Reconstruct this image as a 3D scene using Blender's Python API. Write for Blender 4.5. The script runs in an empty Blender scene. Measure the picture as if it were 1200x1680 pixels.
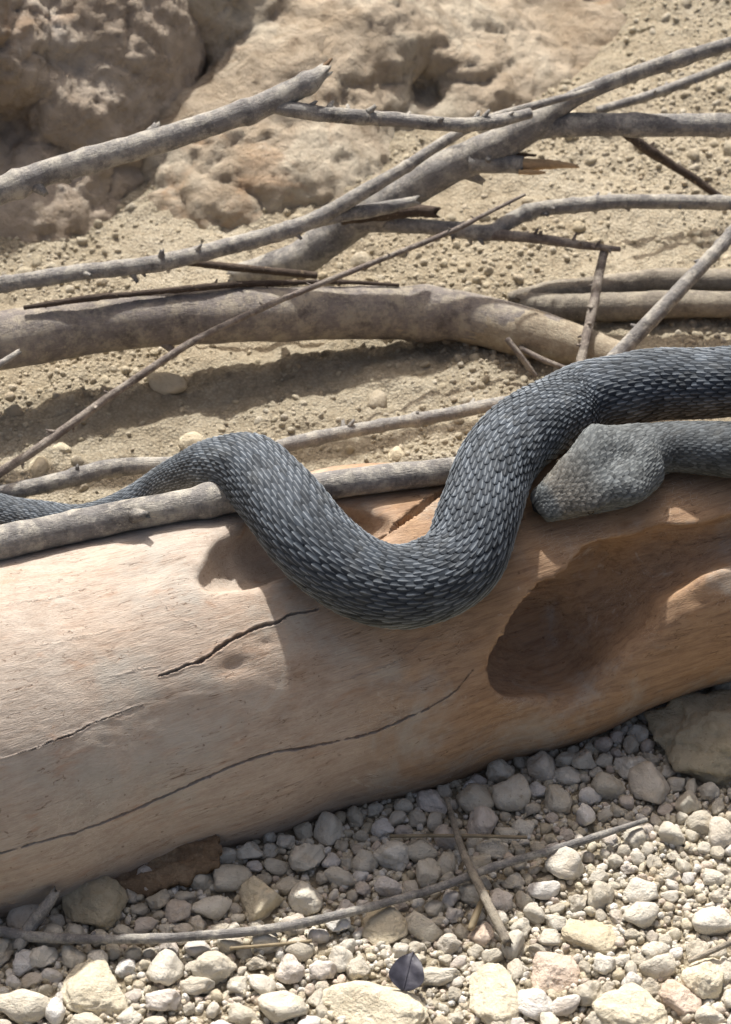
import bpy, math, random
import numpy as np
from mathutils import Vector

# ------------------------------------------------------------------ camera, sky, sun, exposure
S = 0.01                                    # everything below is laid out in centimetres
PITCH, DIST, FPX = math.radians(40.0), 170.0, 4420.0
TARGET = np.array([0.0, 0.0, 10.0])
FWD = np.array([0.0, math.cos(PITCH), -math.sin(PITCH)])
UPV = np.array([0.0, math.sin(PITCH), math.cos(PITCH)])
RIGHT = np.array([1.0, 0.0, 0.0])
CAM = TARGET - FWD * DIST
SUN_AZ, SUN_EL = math.radians(-11.0), math.radians(54.5)   # azimuth from +Y towards +X

scene = bpy.context.scene
col = scene.collection
cam_data = bpy.data.cameras.new("camera")
cam = bpy.data.objects.new("camera", cam_data)
col.objects.link(cam)
cam.location = Vector(CAM * S)
cam.rotation_euler = Vector(FWD).to_track_quat('-Z', 'Y').to_euler()
cam_data.sensor_fit = 'VERTICAL'
cam_data.sensor_height = 36.0
cam_data.lens = 36.0 * FPX / 1680.0
cam_data.clip_start, cam_data.clip_end = 0.02, 400.0
cam_data.dof.use_dof = True
cam_data.dof.focus_distance = 1.63
cam_data.dof.aperture_fstop = 15.0
scene.camera = cam

world = bpy.data.worlds.new("World")
scene.world = world
world.use_nodes = True
wn = world.node_tree
sky = wn.nodes.new('ShaderNodeTexSky')
sky.sky_type = 'NISHITA'
sky.sun_disc = False
sky.sun_elevation, sky.sun_rotation = SUN_EL, SUN_AZ
sky.air_density, sky.dust_density, sky.ozone_density = 0.85, 9.0, 0.1
bg = wn.nodes['Background']
wn.links.new(sky.outputs[0], bg.inputs[0])
bg.inputs[1].default_value = 0.1

sun_data = bpy.data.lights.new("sun", 'SUN')
sun_data.energy, sun_data.angle, sun_data.color = 4.2, math.radians(1.3), (1.0, 0.985, 0.96)
sun = bpy.data.objects.new("sun", sun_data)
col.objects.link(sun)
sun_dir = Vector((math.sin(SUN_AZ) * math.cos(SUN_EL), math.cos(SUN_AZ) * math.cos(SUN_EL), math.sin(SUN_EL)))
sun.location = sun_dir * 5
sun.rotation_euler = sun_dir.to_track_quat('Z', 'Y').to_euler()

scene.view_settings.view_transform = 'Standard'
scene.view_settings.look = 'None'
scene.view_settings.exposure = 0.5
scene.view_settings.gamma = 1.0
scene.view_settings.use_curve_mapping = False
scene.render.engine = 'CYCLES'
scene.cycles.use_denoising = True
scene.cycles.max_bounces = 6
scene.cycles.diffuse_bounces = 4

rnd = random.Random(7)
rng = np.random.default_rng(7)

# ------------------------------------------------------------------ numeric helpers
_perm = np.random.default_rng(3).permutation(256).astype(np.int64)
_perm = np.concatenate([_perm, _perm, _perm])
_g = np.random.default_rng(4).normal(size=(256, 3)); _g /= np.linalg.norm(_g, axis=1, keepdims=True)

def gnoise(P):
    P = np.asarray(P, float)
    i = np.floor(P).astype(np.int64); f = P - i
    u = f * f * f * (f * (f * 6 - 15) + 10)
    i &= 255
    out = 0.0
    for dx in (0, 1):
        wx = u[:, 0] if dx else 1 - u[:, 0]
        a = _perm[(i[:, 0] + dx) & 255]
        for dy in (0, 1):
            wy = u[:, 1] if dy else 1 - u[:, 1]
            b = _perm[a + ((i[:, 1] + dy) & 255)]
            for dz in (0, 1):
                wz = u[:, 2] if dz else 1 - u[:, 2]
                g = _g[_perm[b + ((i[:, 2] + dz) & 255)]]
                d = g[:, 0] * (f[:, 0] - dx) + g[:, 1] * (f[:, 1] - dy) + g[:, 2] * (f[:, 2] - dz)
                out = out + wx * wy * wz * d
    return out * 1.6

def fbm(P, octv=4, gain=0.5, ridged=False, off=0.0):
    P = np.asarray(P, float) + off * 17.31
    a, s, n = 1.0, 0.0, 0.0
    for k in range(octv):
        v = gnoise(P * (2.03 ** k) + k * 9.7)
        if ridged: v = 1 - 2 * np.abs(v)
        s = s + a * v; n += a; a *= gain
    return s / n

def cells(P, seed=0):
    """cellular noise: distance to the nearest and second nearest feature point"""
    P = np.asarray(P, float); i = np.floor(P).astype(np.int64); f1 = np.full(len(P), 9.0); f2 = f1.copy()
    for dx in (-1, 0, 1):
        for dy in (-1, 0, 1):
            for dz in (-1, 0, 1):
                c = i + np.array([dx, dy, dz])
                h = _perm[(_perm[(_perm[(c[:, 0] + seed) & 255] + c[:, 1]) & 255] + c[:, 2]) & 255]
                q = c + 0.5 + 0.48 * _g[h] - P
                d = np.sqrt((q * q).sum(1))
                f2 = np.minimum(f2, np.maximum(f1, d)); f1 = np.minimum(f1, d)
    return f1, f2

def sstep(a, b, x):
    t = np.clip((x - a) / (b - a), 0, 1); return t * t * (3 - 2 * t)

def ray(u, v):
    d = FWD * FPX + RIGHT * (u - 600.0) - UPV * (v - 840.0)
    return d / np.linalg.norm(d)

def at_z(u, v, z):
    d = ray(u, v); return CAM + d * ((z - CAM[2]) / d[2])

def at_y(u, v, y):
    d = ray(u, v); return CAM + d * ((y - CAM[1]) / d[1])

def px2cm(p, r):
    return r * float(np.dot(np.asarray(p) - CAM, FWD)) / FPX

def ground_z(x, y):
    x = np.atleast_1d(np.asarray(x, float)); y = np.atleast_1d(np.asarray(y, float))
    z = 4.0 * sstep(-12, 8, y)
    P = np.stack([x * 0.055, y * 0.055, np.zeros_like(x)], 1)
    z = z + fbm(P, 3, off=1) * (0.5 + 1.1 * sstep(5, 30, y))
    z = z + 7.0 * sstep(62, 120, y) + 2.2 * sstep(10, 40, x) * sstep(35, 75, y)
    return z

def at_g(u, v, h=0.0):
    z = 2.0
    for _ in range(14):
        p = at_z(u, v, z + h)
        z = 0.5 * z + 0.5 * float(ground_z(p[0], p[1])[0])
    return at_z(u, v, z + h)

def catmull(P, n_per=12):
    P = np.asarray(P, float)
    Q = np.vstack([2 * P[0] - P[1], P, 2 * P[-1] - P[-2]])
    out = []
    for i in range(1, len(Q) - 2):
        t = np.linspace(0, 1, n_per, endpoint=False)[:, None]
        a, b, c, d = Q[i - 1], Q[i], Q[i + 1], Q[i + 2]
        out.append(0.5 * ((2 * b) + (c - a) * t + (2 * a - 5 * b + 4 * c - d) * t ** 2 + (3 * b - a - 3 * c + d) * t ** 3))
    out.append(P[-1:])
    return np.vstack(out)

def resample(P, step, ncol=3):
    d = np.r_[0, np.cumsum(np.linalg.norm(np.diff(P[:, :3], axis=0), axis=1))]
    n = max(4, int(d[-1] / step))
    t = np.linspace(0, d[-1], n + 1)
    return np.stack([np.interp(t, d, P[:, k]) for k in range(P.shape[1])], 1), t

# ------------------------------------------------------------------ object helpers
def tag(o, label, cat, group=None):
    o['label'] = label; o['category'] = cat
    if group: o['group'] = group
    return o

def empty(name, loc):
    o = bpy.data.objects.new(name, None); col.objects.link(o)
    o.location = Vector(np.asarray(loc, float) * S); o.empty_display_size = 0.02
    return o

def mesh_from(name, V, F, origin=(0, 0, 0), smooth=True, attrs=None):
    V = (np.asarray(V, float) - np.asarray(origin, float)) * S
    me = bpy.data.meshes.new(name)
    if isinstance(F, np.ndarray):
        k = F.shape[1]
        me.vertices.add(len(V)); me.vertices.foreach_set('co', V.astype(np.float32).ravel())
        me.loops.add(F.size); me.loops.foreach_set('vertex_index', F.astype(np.int32).ravel())
        me.polygons.add(len(F))
        me.polygons.foreach_set('loop_start', (np.arange(len(F)) * k).astype(np.int32))
        me.update(calc_edges=True)
    else:
        me.from_pydata(V.tolist(), [], F)
    for an, (tp, data) in (attrs or {}).items():
        a = me.attributes.new(an, tp, 'POINT')
        data = np.asarray(data, np.float32)
        if tp == 'FLOAT_COLOR':
            data = np.concatenate([data, np.ones((len(data), 1), np.float32)], 1)
            a.data.foreach_set('color', data.ravel())
        elif tp == 'FLOAT_VECTOR': a.data.foreach_set('vector', data.ravel())
        else: a.data.foreach_set('value', data.ravel())
    me.polygons.foreach_set('use_smooth', np.full(len(me.polygons), bool(smooth)))
    me.validate(); me.update()
    return me

def mk(name, V, F, mat, parent=None, origin=None, smooth=True, attrs=None):
    V = np.asarray(V, float)
    if origin is None:
        origin = np.array([V[:, 0].mean(), V[:, 1].mean(), V[:, 2].min()])
    me = mesh_from(name, V, F, origin, smooth, attrs)
    o = bpy.data.objects.new(name, me); col.objects.link(o)
    if mat: me.materials.append(mat)
    if parent is not None:
        o.parent = parent
        o.location = Vector(np.asarray(origin) * S) - parent.location
    else:
        o.location = Vector(np.asarray(origin, float) * S)
    return o

def structure(o): o['kind'] = 'structure'; return o

# ------------------------------------------------------------------ materials
def lin(r, g, b):
    f = lambda c: ((c / 255) / 12.92) if c / 255 < 0.04045 else ((c / 255 + 0.055) / 1.055) ** 2.4
    return (f(r), f(g), f(b), 1.0)

class NT:
    def __init__(self, name, rough=0.85, spec=0.25):
        self.m = bpy.data.materials.new(name); self.m.use_nodes = True
        self.t = self.m.node_tree
        self.b = self.t.nodes['Principled BSDF']
        self.b.inputs['Roughness'].default_value = rough
        self.b.inputs['Specular IOR Level'].default_value = spec
    def n(self, t, **k):
        x = self.t.nodes.new(t)
        for a, v in k.items(): setattr(x, a, v)
        return x
    def l(self, a, b): self.t.links.new(a, b)
    def coords(self, kind='Object', scale=(1, 1, 1), rnd_off=True):
        if kind.startswith('attr:'):
            a = self.n('ShaderNodeAttribute', attribute_name=kind[5:]).outputs['Vector']
        else:
            a = self.n('ShaderNodeTexCoord').outputs[kind]
        mp = self.n('ShaderNodeMapping'); mp.inputs['Scale'].default_value = scale
        self.l(a, mp.inputs[0])
        if rnd_off:
            oi = self.n('ShaderNodeObjectInfo')
            mul = self.n('ShaderNodeMath', operation='MULTIPLY'); mul.inputs[1].default_value = 37.0
            self.l(oi.outputs['Random'], mul.inputs[0])
            cb = self.n('ShaderNodeCombineXYZ')
            for i in range(3): self.l(mul.outputs[0], cb.inputs[i])
            self.l(cb.outputs[0], mp.inputs['Location'])
        return mp.outputs[0]
    def noise(self, vec, scale, detail=5, rough=0.55, dist=0.0):
        x = self.n('ShaderNodeTexNoise'); x.inputs['Scale'].default_value = scale
        x.inputs['Detail'].default_value = detail; x.inputs['Roughness'].default_value = rough
        x.inputs['Distortion'].default_value = dist
        self.l(vec, x.inputs['Vector']); return x.outputs['Fac']
    def vor(self, vec, scale, feature='F1', rand=1.0):
        x = self.n('ShaderNodeTexVoronoi', feature=feature); x.inputs['Scale'].default_value = scale
        x.inputs['Randomness'].default_value = rand
        self.l(vec, x.inputs['Vector']); return x.outputs['Distance']
    def ramp(self, fac, stops):
        r = self.n('ShaderNodeValToRGB'); e = r.color_ramp.elements
        while len(e) < len(stops): e.new(0.5)
        for q, (p, c) in zip(e, stops): q.position = p; q.color = c if len(c) == 4 else (*c, 1)
        self.l(fac, r.inputs[0]); return r.outputs[0]
    def step(self, fac, a, b):
        m = self.n('ShaderNodeMapRange'); m.inputs[1].default_value = a; m.inputs[2].default_value = b
        m.interpolation_type = 'SMOOTHSTEP'; self.l(fac, m.inputs[0]); return m.outputs[0]
    def mix(self, fac, a, b, mode='MIX'):
        m = self.n('ShaderNodeMix', data_type='RGBA', blend_type=mode)
        if isinstance(fac, (int, float)): m.inputs[0].default_value = fac
        else: self.l(fac, m.inputs[0])
        for s, i in ((a, 6), (b, 7)):
            if isinstance(s, tuple): m.inputs[i].default_value = s
            else: self.l(s, m.inputs[i])
        return m.outputs[2]
    def math(self, op, a, b):
        m = self.n('ShaderNodeMath', operation=op)
        for s, i in ((a, 0), (b, 1)):
            if isinstance(s, (int, float)): m.inputs[i].default_value = s
            else: self.l(s, m.inputs[i])
        return m.outputs[0]
    def bump(self, h, strength=0.4, dist=0.002):
        b = self.n('ShaderNodeBump'); b.inputs['Strength'].default_value = strength
        b.inputs['Distance'].default_value = dist
        self.l(h, b.inputs['Height']); self.l(b.outputs[0], self.b.inputs['Normal'])
    def color(self, c):
        if isinstance(c, tuple): self.b.inputs['Base Color'].default_value = c
        else: self.l(c, self.b.inputs['Base Color'])

def mat_wood():
    t = NT('weathered_driftwood', 0.72, 0.25)
    o = t.coords('Object', rnd_off=False)
    g = t.coords('attr:grain', (1.2, 9, 9), rnd_off=False)
    g2 = t.coords('attr:grain', (3.0, 60, 60), rnd_off=False)
    big = t.noise(o, 9, 4, 0.55, 0.4)
    grain = t.noise(g, 3.0, 6, 0.6, 0.6)
    fine = t.noise(g2, 3.0, 4, 0.6)
    c = t.ramp(big, [(0.30, lin(164, 138, 116)), (0.44, lin(181, 164, 149)), (0.60, lin(183, 173, 162)), (0.76, lin(170, 166, 160))])
    c2 = t.ramp(grain, [(0.28, lin(154, 131, 110)), (0.5, lin(184, 168, 150)), (0.74, lin(196, 184, 168))])
    c = t.mix(0.45, c, c2)
    tone = t.ramp(fine, [(0.34, (0.66, 0.63, 0.60)), (0.56, (1.04, 1.04, 1.04))])
    c = t.mix(0.5, c, tone, 'MULTIPLY')
    # orange-brown stains in a band that follows the grain
    st = t.step(t.noise(t.coords('attr:grain', (1.5, 5, 5), False), 2.2, 4, 0.6, 0.5), 0.56, 0.72)
    c = t.mix(t.math('MULTIPLY', st, 0.35), c, lin(168, 124, 90))
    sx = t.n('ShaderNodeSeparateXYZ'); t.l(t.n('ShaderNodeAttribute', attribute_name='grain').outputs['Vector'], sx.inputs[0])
    heart_shade = t.step(t.math('ADD', sx.outputs[0], t.math('MULTIPLY', t.noise(o, 8, 4, 0.6, 0.4), 2.2)), 0.0, 1.5)   # browner heartwood towards the forked end, deepened to paint in its shade
    c = t.mix(t.math('MULTIPLY', heart_shade, 0.72), c, t.ramp(grain, [(0.3, lin(118, 82, 48)), (0.6, lin(160, 122, 80))]))
    # grey weathering and chalky dust patches
    gr = t.step(t.noise(o, 14, 6, 0.7, 0.3), 0.50, 0.68)
    c = t.mix(t.math('MULTIPLY', gr, 0.62), c, lin(174, 170, 160))
    mot = t.noise(o, 60, 6, 0.75, 0.2)
    c = t.mix(0.5, c, t.ramp(mot, [(0.32, (0.78, 0.75, 0.72)), (0.6, (1.06, 1.06, 1.06))]), 'MULTIPLY')
    ch = t.step(t.noise(o, 30, 5, 0.7, 1.2), 0.62, 0.70)
    c = t.mix(t.math('MULTIPLY', ch, 0.35), c, lin(205, 198, 184))
    sc = t.step(t.vor(t.coords('attr:grain', (10, 26, 26), False), 2.0, 'DISTANCE_TO_EDGE'), 0.03, 0.0)
    sc = t.math('MULTIPLY', sc, t.step(t.noise(o, 20, 3), 0.5, 0.66))
    c = t.mix(t.math('MULTIPLY', sc, 0.45), c, lin(214, 204, 188))
    ck = t.noise(t.coords('attr:grain', (0.55, 7, 7), False), 2.4, 3, 0.55, 0.25)
    ck = t.step(t.math('ABSOLUTE', t.math('SUBTRACT', ck, 0.5), 0.0), 0.007, 0.001)
    ck = t.math('MULTIPLY', ck, t.step(t.noise(t.coords('attr:grain', (2.5, 4, 4), False), 2.0, 3, 0.6), 0.50, 0.60))
    c = t.mix(t.math('MULTIPLY', ck, 0.7), c, lin(104, 78, 56))
    sp = t.step(t.noise(o, 260, 2, 0.5), 0.30, 0.24)
    c = t.mix(t.math('MULTIPLY', sp, 0.55), c, lin(96, 72, 52))
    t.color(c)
    h = t.math('ADD', t.math('MULTIPLY', fine, 0.7), t.math('MULTIPLY', grain, 0.8))
    h = t.math('ADD', h, t.math('MULTIPLY', t.noise(o, 220, 4, 0.7), 0.35))
    h = t.math('SUBTRACT', h, t.math('MULTIPLY', ck, 1.2))
    t.bump(h, 0.6, 0.0013)
    return t.m

def mat_bark(name, dark, mid, pale, dust=0.45, amount=0.5):
    t = NT(name, 0.9, 0.15)
    o = t.coords('Object')
    g = t.coords('attr:grain', (6, 30, 30))
    ring = t.coords('attr:grain', (60, 6, 6))
    n1 = t.noise(o, 48, 8, 0.75, 0.1)
    n2 = t.noise(g, 4, 5, 0.65)
    c = t.ramp(n1, [(0.28, dark), (0.5, mid), (0.72, tuple(min(1, x * 1.25) for x in mid[:3]) + (1,))])
    tone = t.ramp(n2, [(0.3, (0.6, 0.58, 0.58)), (0.65, (1.1, 1.1, 1.1))])
    c = t.mix(0.6, c, tone, 'MULTIPLY')
    d = t.step(t.noise(o, 70, 8, 0.78, 0.1), dust - 0.03, dust + 0.17)
    c = t.mix(t.math('MULTIPLY', d, amount), c, pale)
    sp = t.step(t.noise(o, 300, 3, 0.6), 0.62, 0.70)
    c = t.mix(t.math('MULTIPLY', sp, 0.5), c, pale)
    r = t.noise(ring, 1.6, 3, 0.6)
    c = t.mix(t.math('MULTIPLY', t.step(r, 0.62, 0.72), 0.35), c, dark)
    t.color(c)
    h = t.math('ADD', t.noise(o, 160, 5, 0.7), t.math('MULTIPLY', n2, 0.7))
    h = t.math('ADD', h, t.math('MULTIPLY', r, 0.4))
    t.bump(h, 0.9, 0.0016)
    return t.m

def mat_sand():
    t = NT('dry_sandy_soil', 0.95, 0.1)
    o = t.coords('Object', rnd_off=False)
    big = t.noise(o, 7, 5, 0.6, 0.4)
    c = t.ramp(big, [(0.3, lin(153, 142, 122)), (0.5, lin(168, 158, 138)), (0.72, lin(182, 173, 154))])
    mid = t.noise(o, 75, 6, 0.7)
    c = t.mix(0.7, c, t.ramp(mid, [(0.3, (0.66, 0.62, 0.56)), (0.6, (1.06, 1.06, 1.06))]), 'MULTIPLY')
    gr = t.vor(o, 420)
    c = t.mix(0.5, c, t.ramp(gr, [(0.2, (1.08, 1.08, 1.08)), (0.7, (0.66, 0.63, 0.58))]), 'MULTIPLY')
    t.color(c)
    h = t.math('ADD', t.noise(o, 130, 7, 0.75), t.math('MULTIPLY', gr, -0.5))
    t.bump(h, 0.9, 0.004)
    return t.m

def mat_stone(name, vcol=False, tint=None, spread=1.0):
    t = NT(name, 0.92, 0.15)
    o = t.coords('Object')
    if vcol:
        base = t.n('ShaderNodeAttribute', attribute_name='tone').outputs['Color']
    elif tint:
        base = tint
    else:
        oi = t.n('ShaderNodeObjectInfo')
        base = t.ramp(oi.outputs['Random'], [(0.0, lin(194, 186, 169)), (0.25, lin(207, 199, 181)), (0.5, lin(216, 210, 196)),
                                            (0.7, lin(203, 195, 178)), (0.85, lin(210, 199, 186)), (0.97, lin(226, 222, 214))])
    n1 = t.noise(o, 110, 6, 0.65, 0.4)
    c = t.mix(0.75, base, t.ramp(n1, [(0.28, (0.72, 0.68, 0.62)), (0.52, (1, 1, 1)), (0.75, (1.1, 1.1, 1.1))]), 'MULTIPLY')
    pits = t.step(t.noise(o, 420, 3, 0.6), 0.36, 0.28)
    c = t.mix(t.math('MULTIPLY', pits, 0.45), c, lin(112, 96, 70))
    st = t.step(t.noise(o, 55, 4, 0.6, 0.8), 0.56, 0.72)
    c = t.mix(t.math('MULTIPLY', st, 0.25), c, lin(184, 158, 124))
    t.color(c)
    h = t.math('ADD', n1, t.math('MULTIPLY', t.noise(o, 520, 4, 0.7), 0.5))
    t.bump(h, 0.95, 0.0032)
    return t.m

def mat_rock(name, cols):
    t = NT(name, 0.93, 0.12)
    o = t.coords('Object')
    n1 = t.noise(o, 8, 6, 0.6, 0.7)
    c = t.ramp(n1, [(0.30, cols[0]), (0.45, cols[1]), (0.58, cols[2]), (0.72, cols[3])])
    n2 = t.noise(o, 46, 7, 0.7, 0.5)
    c = t.mix(0.75, c, t.ramp(n2, [(0.3, (0.52, 0.47, 0.42)), (0.52, (1, 1, 1)), (0.72, (1.14, 1.14, 1.14))]), 'MULTIPLY')
    st = t.step(t.noise(o, 13, 5, 0.65, 1.0), 0.56, 0.70)
    c = t.mix(t.math('MULTIPLY', st, 0.5), c, cols[4])
    ch = t.step(t.noise(t.coords('Object', (1, 1, 0.6)), 21, 5, 0.7, 1.0), 0.60, 0.72)
    c = t.mix(t.math('MULTIPLY', ch, 0.55), c, cols[5])
    t.color(c)
    t.bump(t.math('ADD', n2, t.math('MULTIPLY', t.noise(o, 190, 6, 0.75), 0.8)), 1.0, 0.008)
    return t.m

def mat_scale(name, base_attr=True):
    t = NT(name, 0.74, 0.18)
    a = t.n('ShaderNodeAttribute', attribute_name='tone').outputs['Color']
    o = t.coords('Object', rnd_off=False)
    n1 = t.noise(o, 240, 5, 0.7)
    c = t.mix(0.6, a, t.ramp(n1, [(0.3, (0.55, 0.55, 0.56)), (0.6, (1.1, 1.1, 1.1))]), 'MULTIPLY')
    dust = t.step(t.noise(o, 34, 5, 0.7, 0.6), 0.52, 0.72)
    c = t.mix(t.math('MULTIPLY', dust, 0.14), c, lin(140, 140, 134))
    t.color(c)
    t.bump(t.noise(o, 900, 3, 0.6), 0.25, 0.0006)
    return t.m

def mat_plain(name, c, rough=0.8, nscale=80, var=0.35, spec=0.2, trans=0.0):
    t = NT(name, rough, spec)
    o = t.coords('Object')
    n1 = t.noise(o, nscale, 5, 0.65)
    lo = 1 - var
    t.b.inputs['Transmission Weight'].default_value = trans
    t.color(t.mix(1.0, c, t.ramp(n1, [(0.3, (lo, lo, lo)), (0.65, (1.05, 1.05, 1.05))]), 'MULTIPLY'))
    t.bump(n1, 0.4, 0.001)
    return t.m

M = {}
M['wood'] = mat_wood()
M['sand'] = mat_sand()
M['bark'] = mat_bark('grey_bark', lin(74, 72, 71), lin(134, 131, 127), lin(190, 184, 170), 0.46, 0.7)
M['bark_thick'] = mat_bark('thick_grey_bark', lin(86, 80, 77), lin(134, 127, 121), lin(184, 174, 153), 0.46, 0.65)
M['bark_tan'] = mat_bark('dusty_tan_bark', lin(96, 89, 80), lin(142, 134, 121), lin(182, 172, 152), 0.46, 0.6)
M['twig'] = mat_bark('brown_twig_bark', lin(72, 64, 59), lin(118, 109, 102), lin(172, 164, 150), 0.46, 0.65)
M['dark_twig'] = mat_bark('dark_twig_bark', lin(52, 45, 40), lin(84, 74, 66), lin(150, 134, 110), 0.58, 0.4)
M['bare'] = mat_bark('pale_bare_wood', lin(112, 102, 90), lin(158, 146, 126), lin(188, 178, 156), 0.46, 0.6)
M['fresh_wood'] = mat_plain('fresh_broken_wood', lin(188, 158, 120), 0.8, 150)
M['old_split'] = mat_plain('old_split_wood', lin(112, 92, 72), 0.9, 150)
M['straw'] = mat_plain('dry_straw', lin(146, 132, 106), 0.7, 120)
M['stone'] = mat_stone('limestone_pebble')
M['stone_v'] = mat_stone('mixed_gravel', vcol=True)
M['stone_pink'] = mat_stone('pinkish_stone', tint=lin(208, 190, 172))
M['stone_tan'] = mat_stone('tan_stone', tint=lin(204, 192, 166))
M['stone_pale'] = mat_stone('pale_limestone', tint=lin(216, 206, 182))
M['stone_grey'] = mat_stone('grey_boulder_stone', tint=lin(182, 170, 144))
M['rock_a'] = mat_rock('brown_rock_face', [lin(172, 154, 135), lin(196, 180, 160), lin(209, 195, 176), lin(202, 193, 181), lin(186, 154, 123), lin(220, 211, 196)])
M['rock_b'] = mat_rock('tan_rock_face', [lin(178, 160, 136), lin(199, 183, 160), lin(211, 199, 177), lin(204, 193, 173), lin(190, 152, 116), lin(219, 209, 190)])
M['scale'] = mat_scale('grey_blue_snake_scales')
M['skin'] = mat_plain('dark_snake_skin', lin(34, 38, 44), 0.7, 200)
M['leaf'] = mat_plain('dark_dry_leaf', lin(70, 69, 78), 0.55, 160, 0.5, 0.35)
M['barkslab'] = mat_bark('brown_bark_slab', lin(84, 66, 50), lin(136, 114, 90), lin(176, 156, 128), 0.5, 0.5)
M['eye'] = mat_plain('dark_eye', lin(46, 40, 30), 0.15, 300, 0.2, 0.6)

# ------------------------------------------------------------------ distance fields
def seg_sd(P, a, b, ra, rb):
    a = np.asarray(a, np.float32); b = np.asarray(b, np.float32)
    ba = b - a; L2 = float(ba @ ba)
    q = P - a
    t = np.clip((q @ ba) / L2, 0, 1)
    q -= t[..., None] * ba
    return np.sqrt((q * q).sum(-1)) - (ra + (rb - ra) * t)

def smin(a, b, k):
    h = np.clip(0.5 + 0.5 * (b - a) / k, 0, 1)
    return b + (a - b) * h - k * h * (1 - h)

def chain_sd(P, C, k):
    d = None
    for p, q in zip(C[:-1], C[1:]):
        e = seg_sd(P, p[:3], q[:3], p[3], q[3])
        d = e if d is None else smin(d, e, k)
    return d

def surface_nets(fn, lo, hi, h):
    ax = [np.arange(lo[k], hi[k] + h, h, dtype=np.float32) for k in range(3)]
    nx, ny, nz = map(len, ax)
    F = np.empty((nx, ny, nz), np.float32)
    Y, Z = np.meshgrid(ax[1], ax[2], indexing='ij')
    for i0 in range(0, nx, 24):
        xs = ax[0][i0:i0 + 24]
        P = np.empty((len(xs), ny, nz, 3), np.float32)
        P[..., 0] = xs[:, None, None]; P[..., 1] = Y; P[..., 2] = Z
        F[i0:i0 + 24] = fn(P.reshape(-1, 3)).reshape(len(xs), ny, nz)
    I = F < 0
    c = np.zeros((nx - 1, ny - 1, nz - 1), np.int8)
    for dx in (0, 1):
        for dy in (0, 1):
            for dz in (0, 1):
                c += I[dx:nx - 1 + dx, dy:ny - 1 + dy, dz:nz - 1 + dz]
    mixed = (c > 0) & (c < 8)
    ci = np.argwhere(mixed)
    idx = np.full(mixed.shape, -1, np.int64); idx[mixed] = np.arange(len(ci))
    acc = np.zeros((len(ci), 3)); cnt = np.zeros(len(ci))
    cor = [(x, y, z) for x in (0, 1) for y in (0, 1) for z in (0, 1)]
    for a in cor:
        for b in cor:
            if a < b and sum(abs(p - q) for p, q in zip(a, b)) == 1:
                fa = F[ci[:, 0] + a[0], ci[:, 1] + a[1], ci[:, 2] + a[2]]
                fb = F[ci[:, 0] + b[0], ci[:, 1] + b[1], ci[:, 2] + b[2]]
                m = (fa < 0) != (fb < 0)
                t = np.where(m, fa / np.where(m, fa - fb, 1), 0)[:, None]
                acc += np.where(m[:, None], np.array(a) + t * (np.array(b) - np.array(a)), 0); cnt += m
    V = (ci + acc / cnt[:, None]) * h + np.array(lo)
    faces = []
    for axn in range(3):
        sl0 = [slice(None)] * 3; sl1 = [slice(None)] * 3
        sl0[axn] = slice(0, -1); sl1[axn] = slice(1, None)
        ch = I[tuple(sl0)] != I[tuple(sl1)]
        e = np.argwhere(ch)
        o1, o2 = [k for k in range(3) if k != axn]
        e = e[(e[:, o1] > 0) & (e[:, o2] > 0) & (e[:, o1] < mixed.shape[o1]) & (e[:, o2] < mixed.shape[o2])]
        q = []
        for (d1, d2) in ((-1, -1), (0, -1), (0, 0), (-1, 0)):
            k = e.copy(); k[:, o1] += d1; k[:, o2] += d2
            q.append(idx[k[:, 0], k[:, 1], k[:, 2]])
        q = np.stack(q, 1)
        flip = I[e[:, 0], e[:, 1], e[:, 2]]
        if axn == 1: flip = ~flip
        q[~flip] = q[~flip][:, ::-1]
        faces.append(q)
    return V, np.vstack(faces)

def vnormals(V, F):
    n = np.zeros_like(V)
    fn = np.cross(V[F[:, 2]] - V[F[:, 0]], V[F[:, 3 if F.shape[1] > 3 else 1]] - V[F[:, 1 if F.shape[1] > 3 else 0]])
    if F.shape[1] == 3: fn = np.cross(V[F[:, 1]] - V[F[:, 0]], V[F[:, 2]] - V[F[:, 0]])
    for k in range(F.shape[1]): np.add.at(n, F[:, k], fn)
    return n / np.maximum(np.linalg.norm(n, axis=1, keepdims=True), 1e-9)

def relax(V, F, it=1, w=0.5):
    for _ in range(it):
        s = np.zeros_like(V); c = np.zeros(len(V))
        for k in range(F.shape[1]):
            a, b = F[:, k], F[:, (k + 1) % F.shape[1]]
            np.add.at(s, a, V[b]); np.add.at(c, a, 1); np.add.at(s, b, V[a]); np.add.at(c, b, 1)
        V = V * (1 - w) + w * s / np.maximum(c, 1)[:, None]
    return V

# ------------------------------------------------------------------ the big log: a field, so things can rest on it
LOG = [(-58, -28, 3.6, 11.8), (-22, -14.2, 4.4, 11.0), (-10, -9.5, 4.6, 10.7), (0, -6, 5, 10.4), (10, -4, 6.1, 9.2), (23, -2, 8.1, 7.3), (50, 2.5, 10.6, 6.6)]

def log_base(P):
    return chain_sd(P, LOG, 1.5)

def hit(fn, u, v, off=0.0, near=False):
    """first point on the pixel's ray where the field equals off; else the ray's nearest pass"""
    d = ray(u, v); t = 105.0; best = (1e9, t)
    for _ in range(400):
        p = CAM + d * t
        f = float(fn(p[None, :].astype(np.float32))[0]) - off
        if f < best[0]: best = (f, t)
        if f < 0.01: return p
        t += max(0.03, f * 0.7)
        if t > 260: break
    return CAM + d * best[1]

def dig(u, v, depth, r):
    p = hit(log_base, u, v); return (*(p + ray(u, v) * depth), r)

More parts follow.
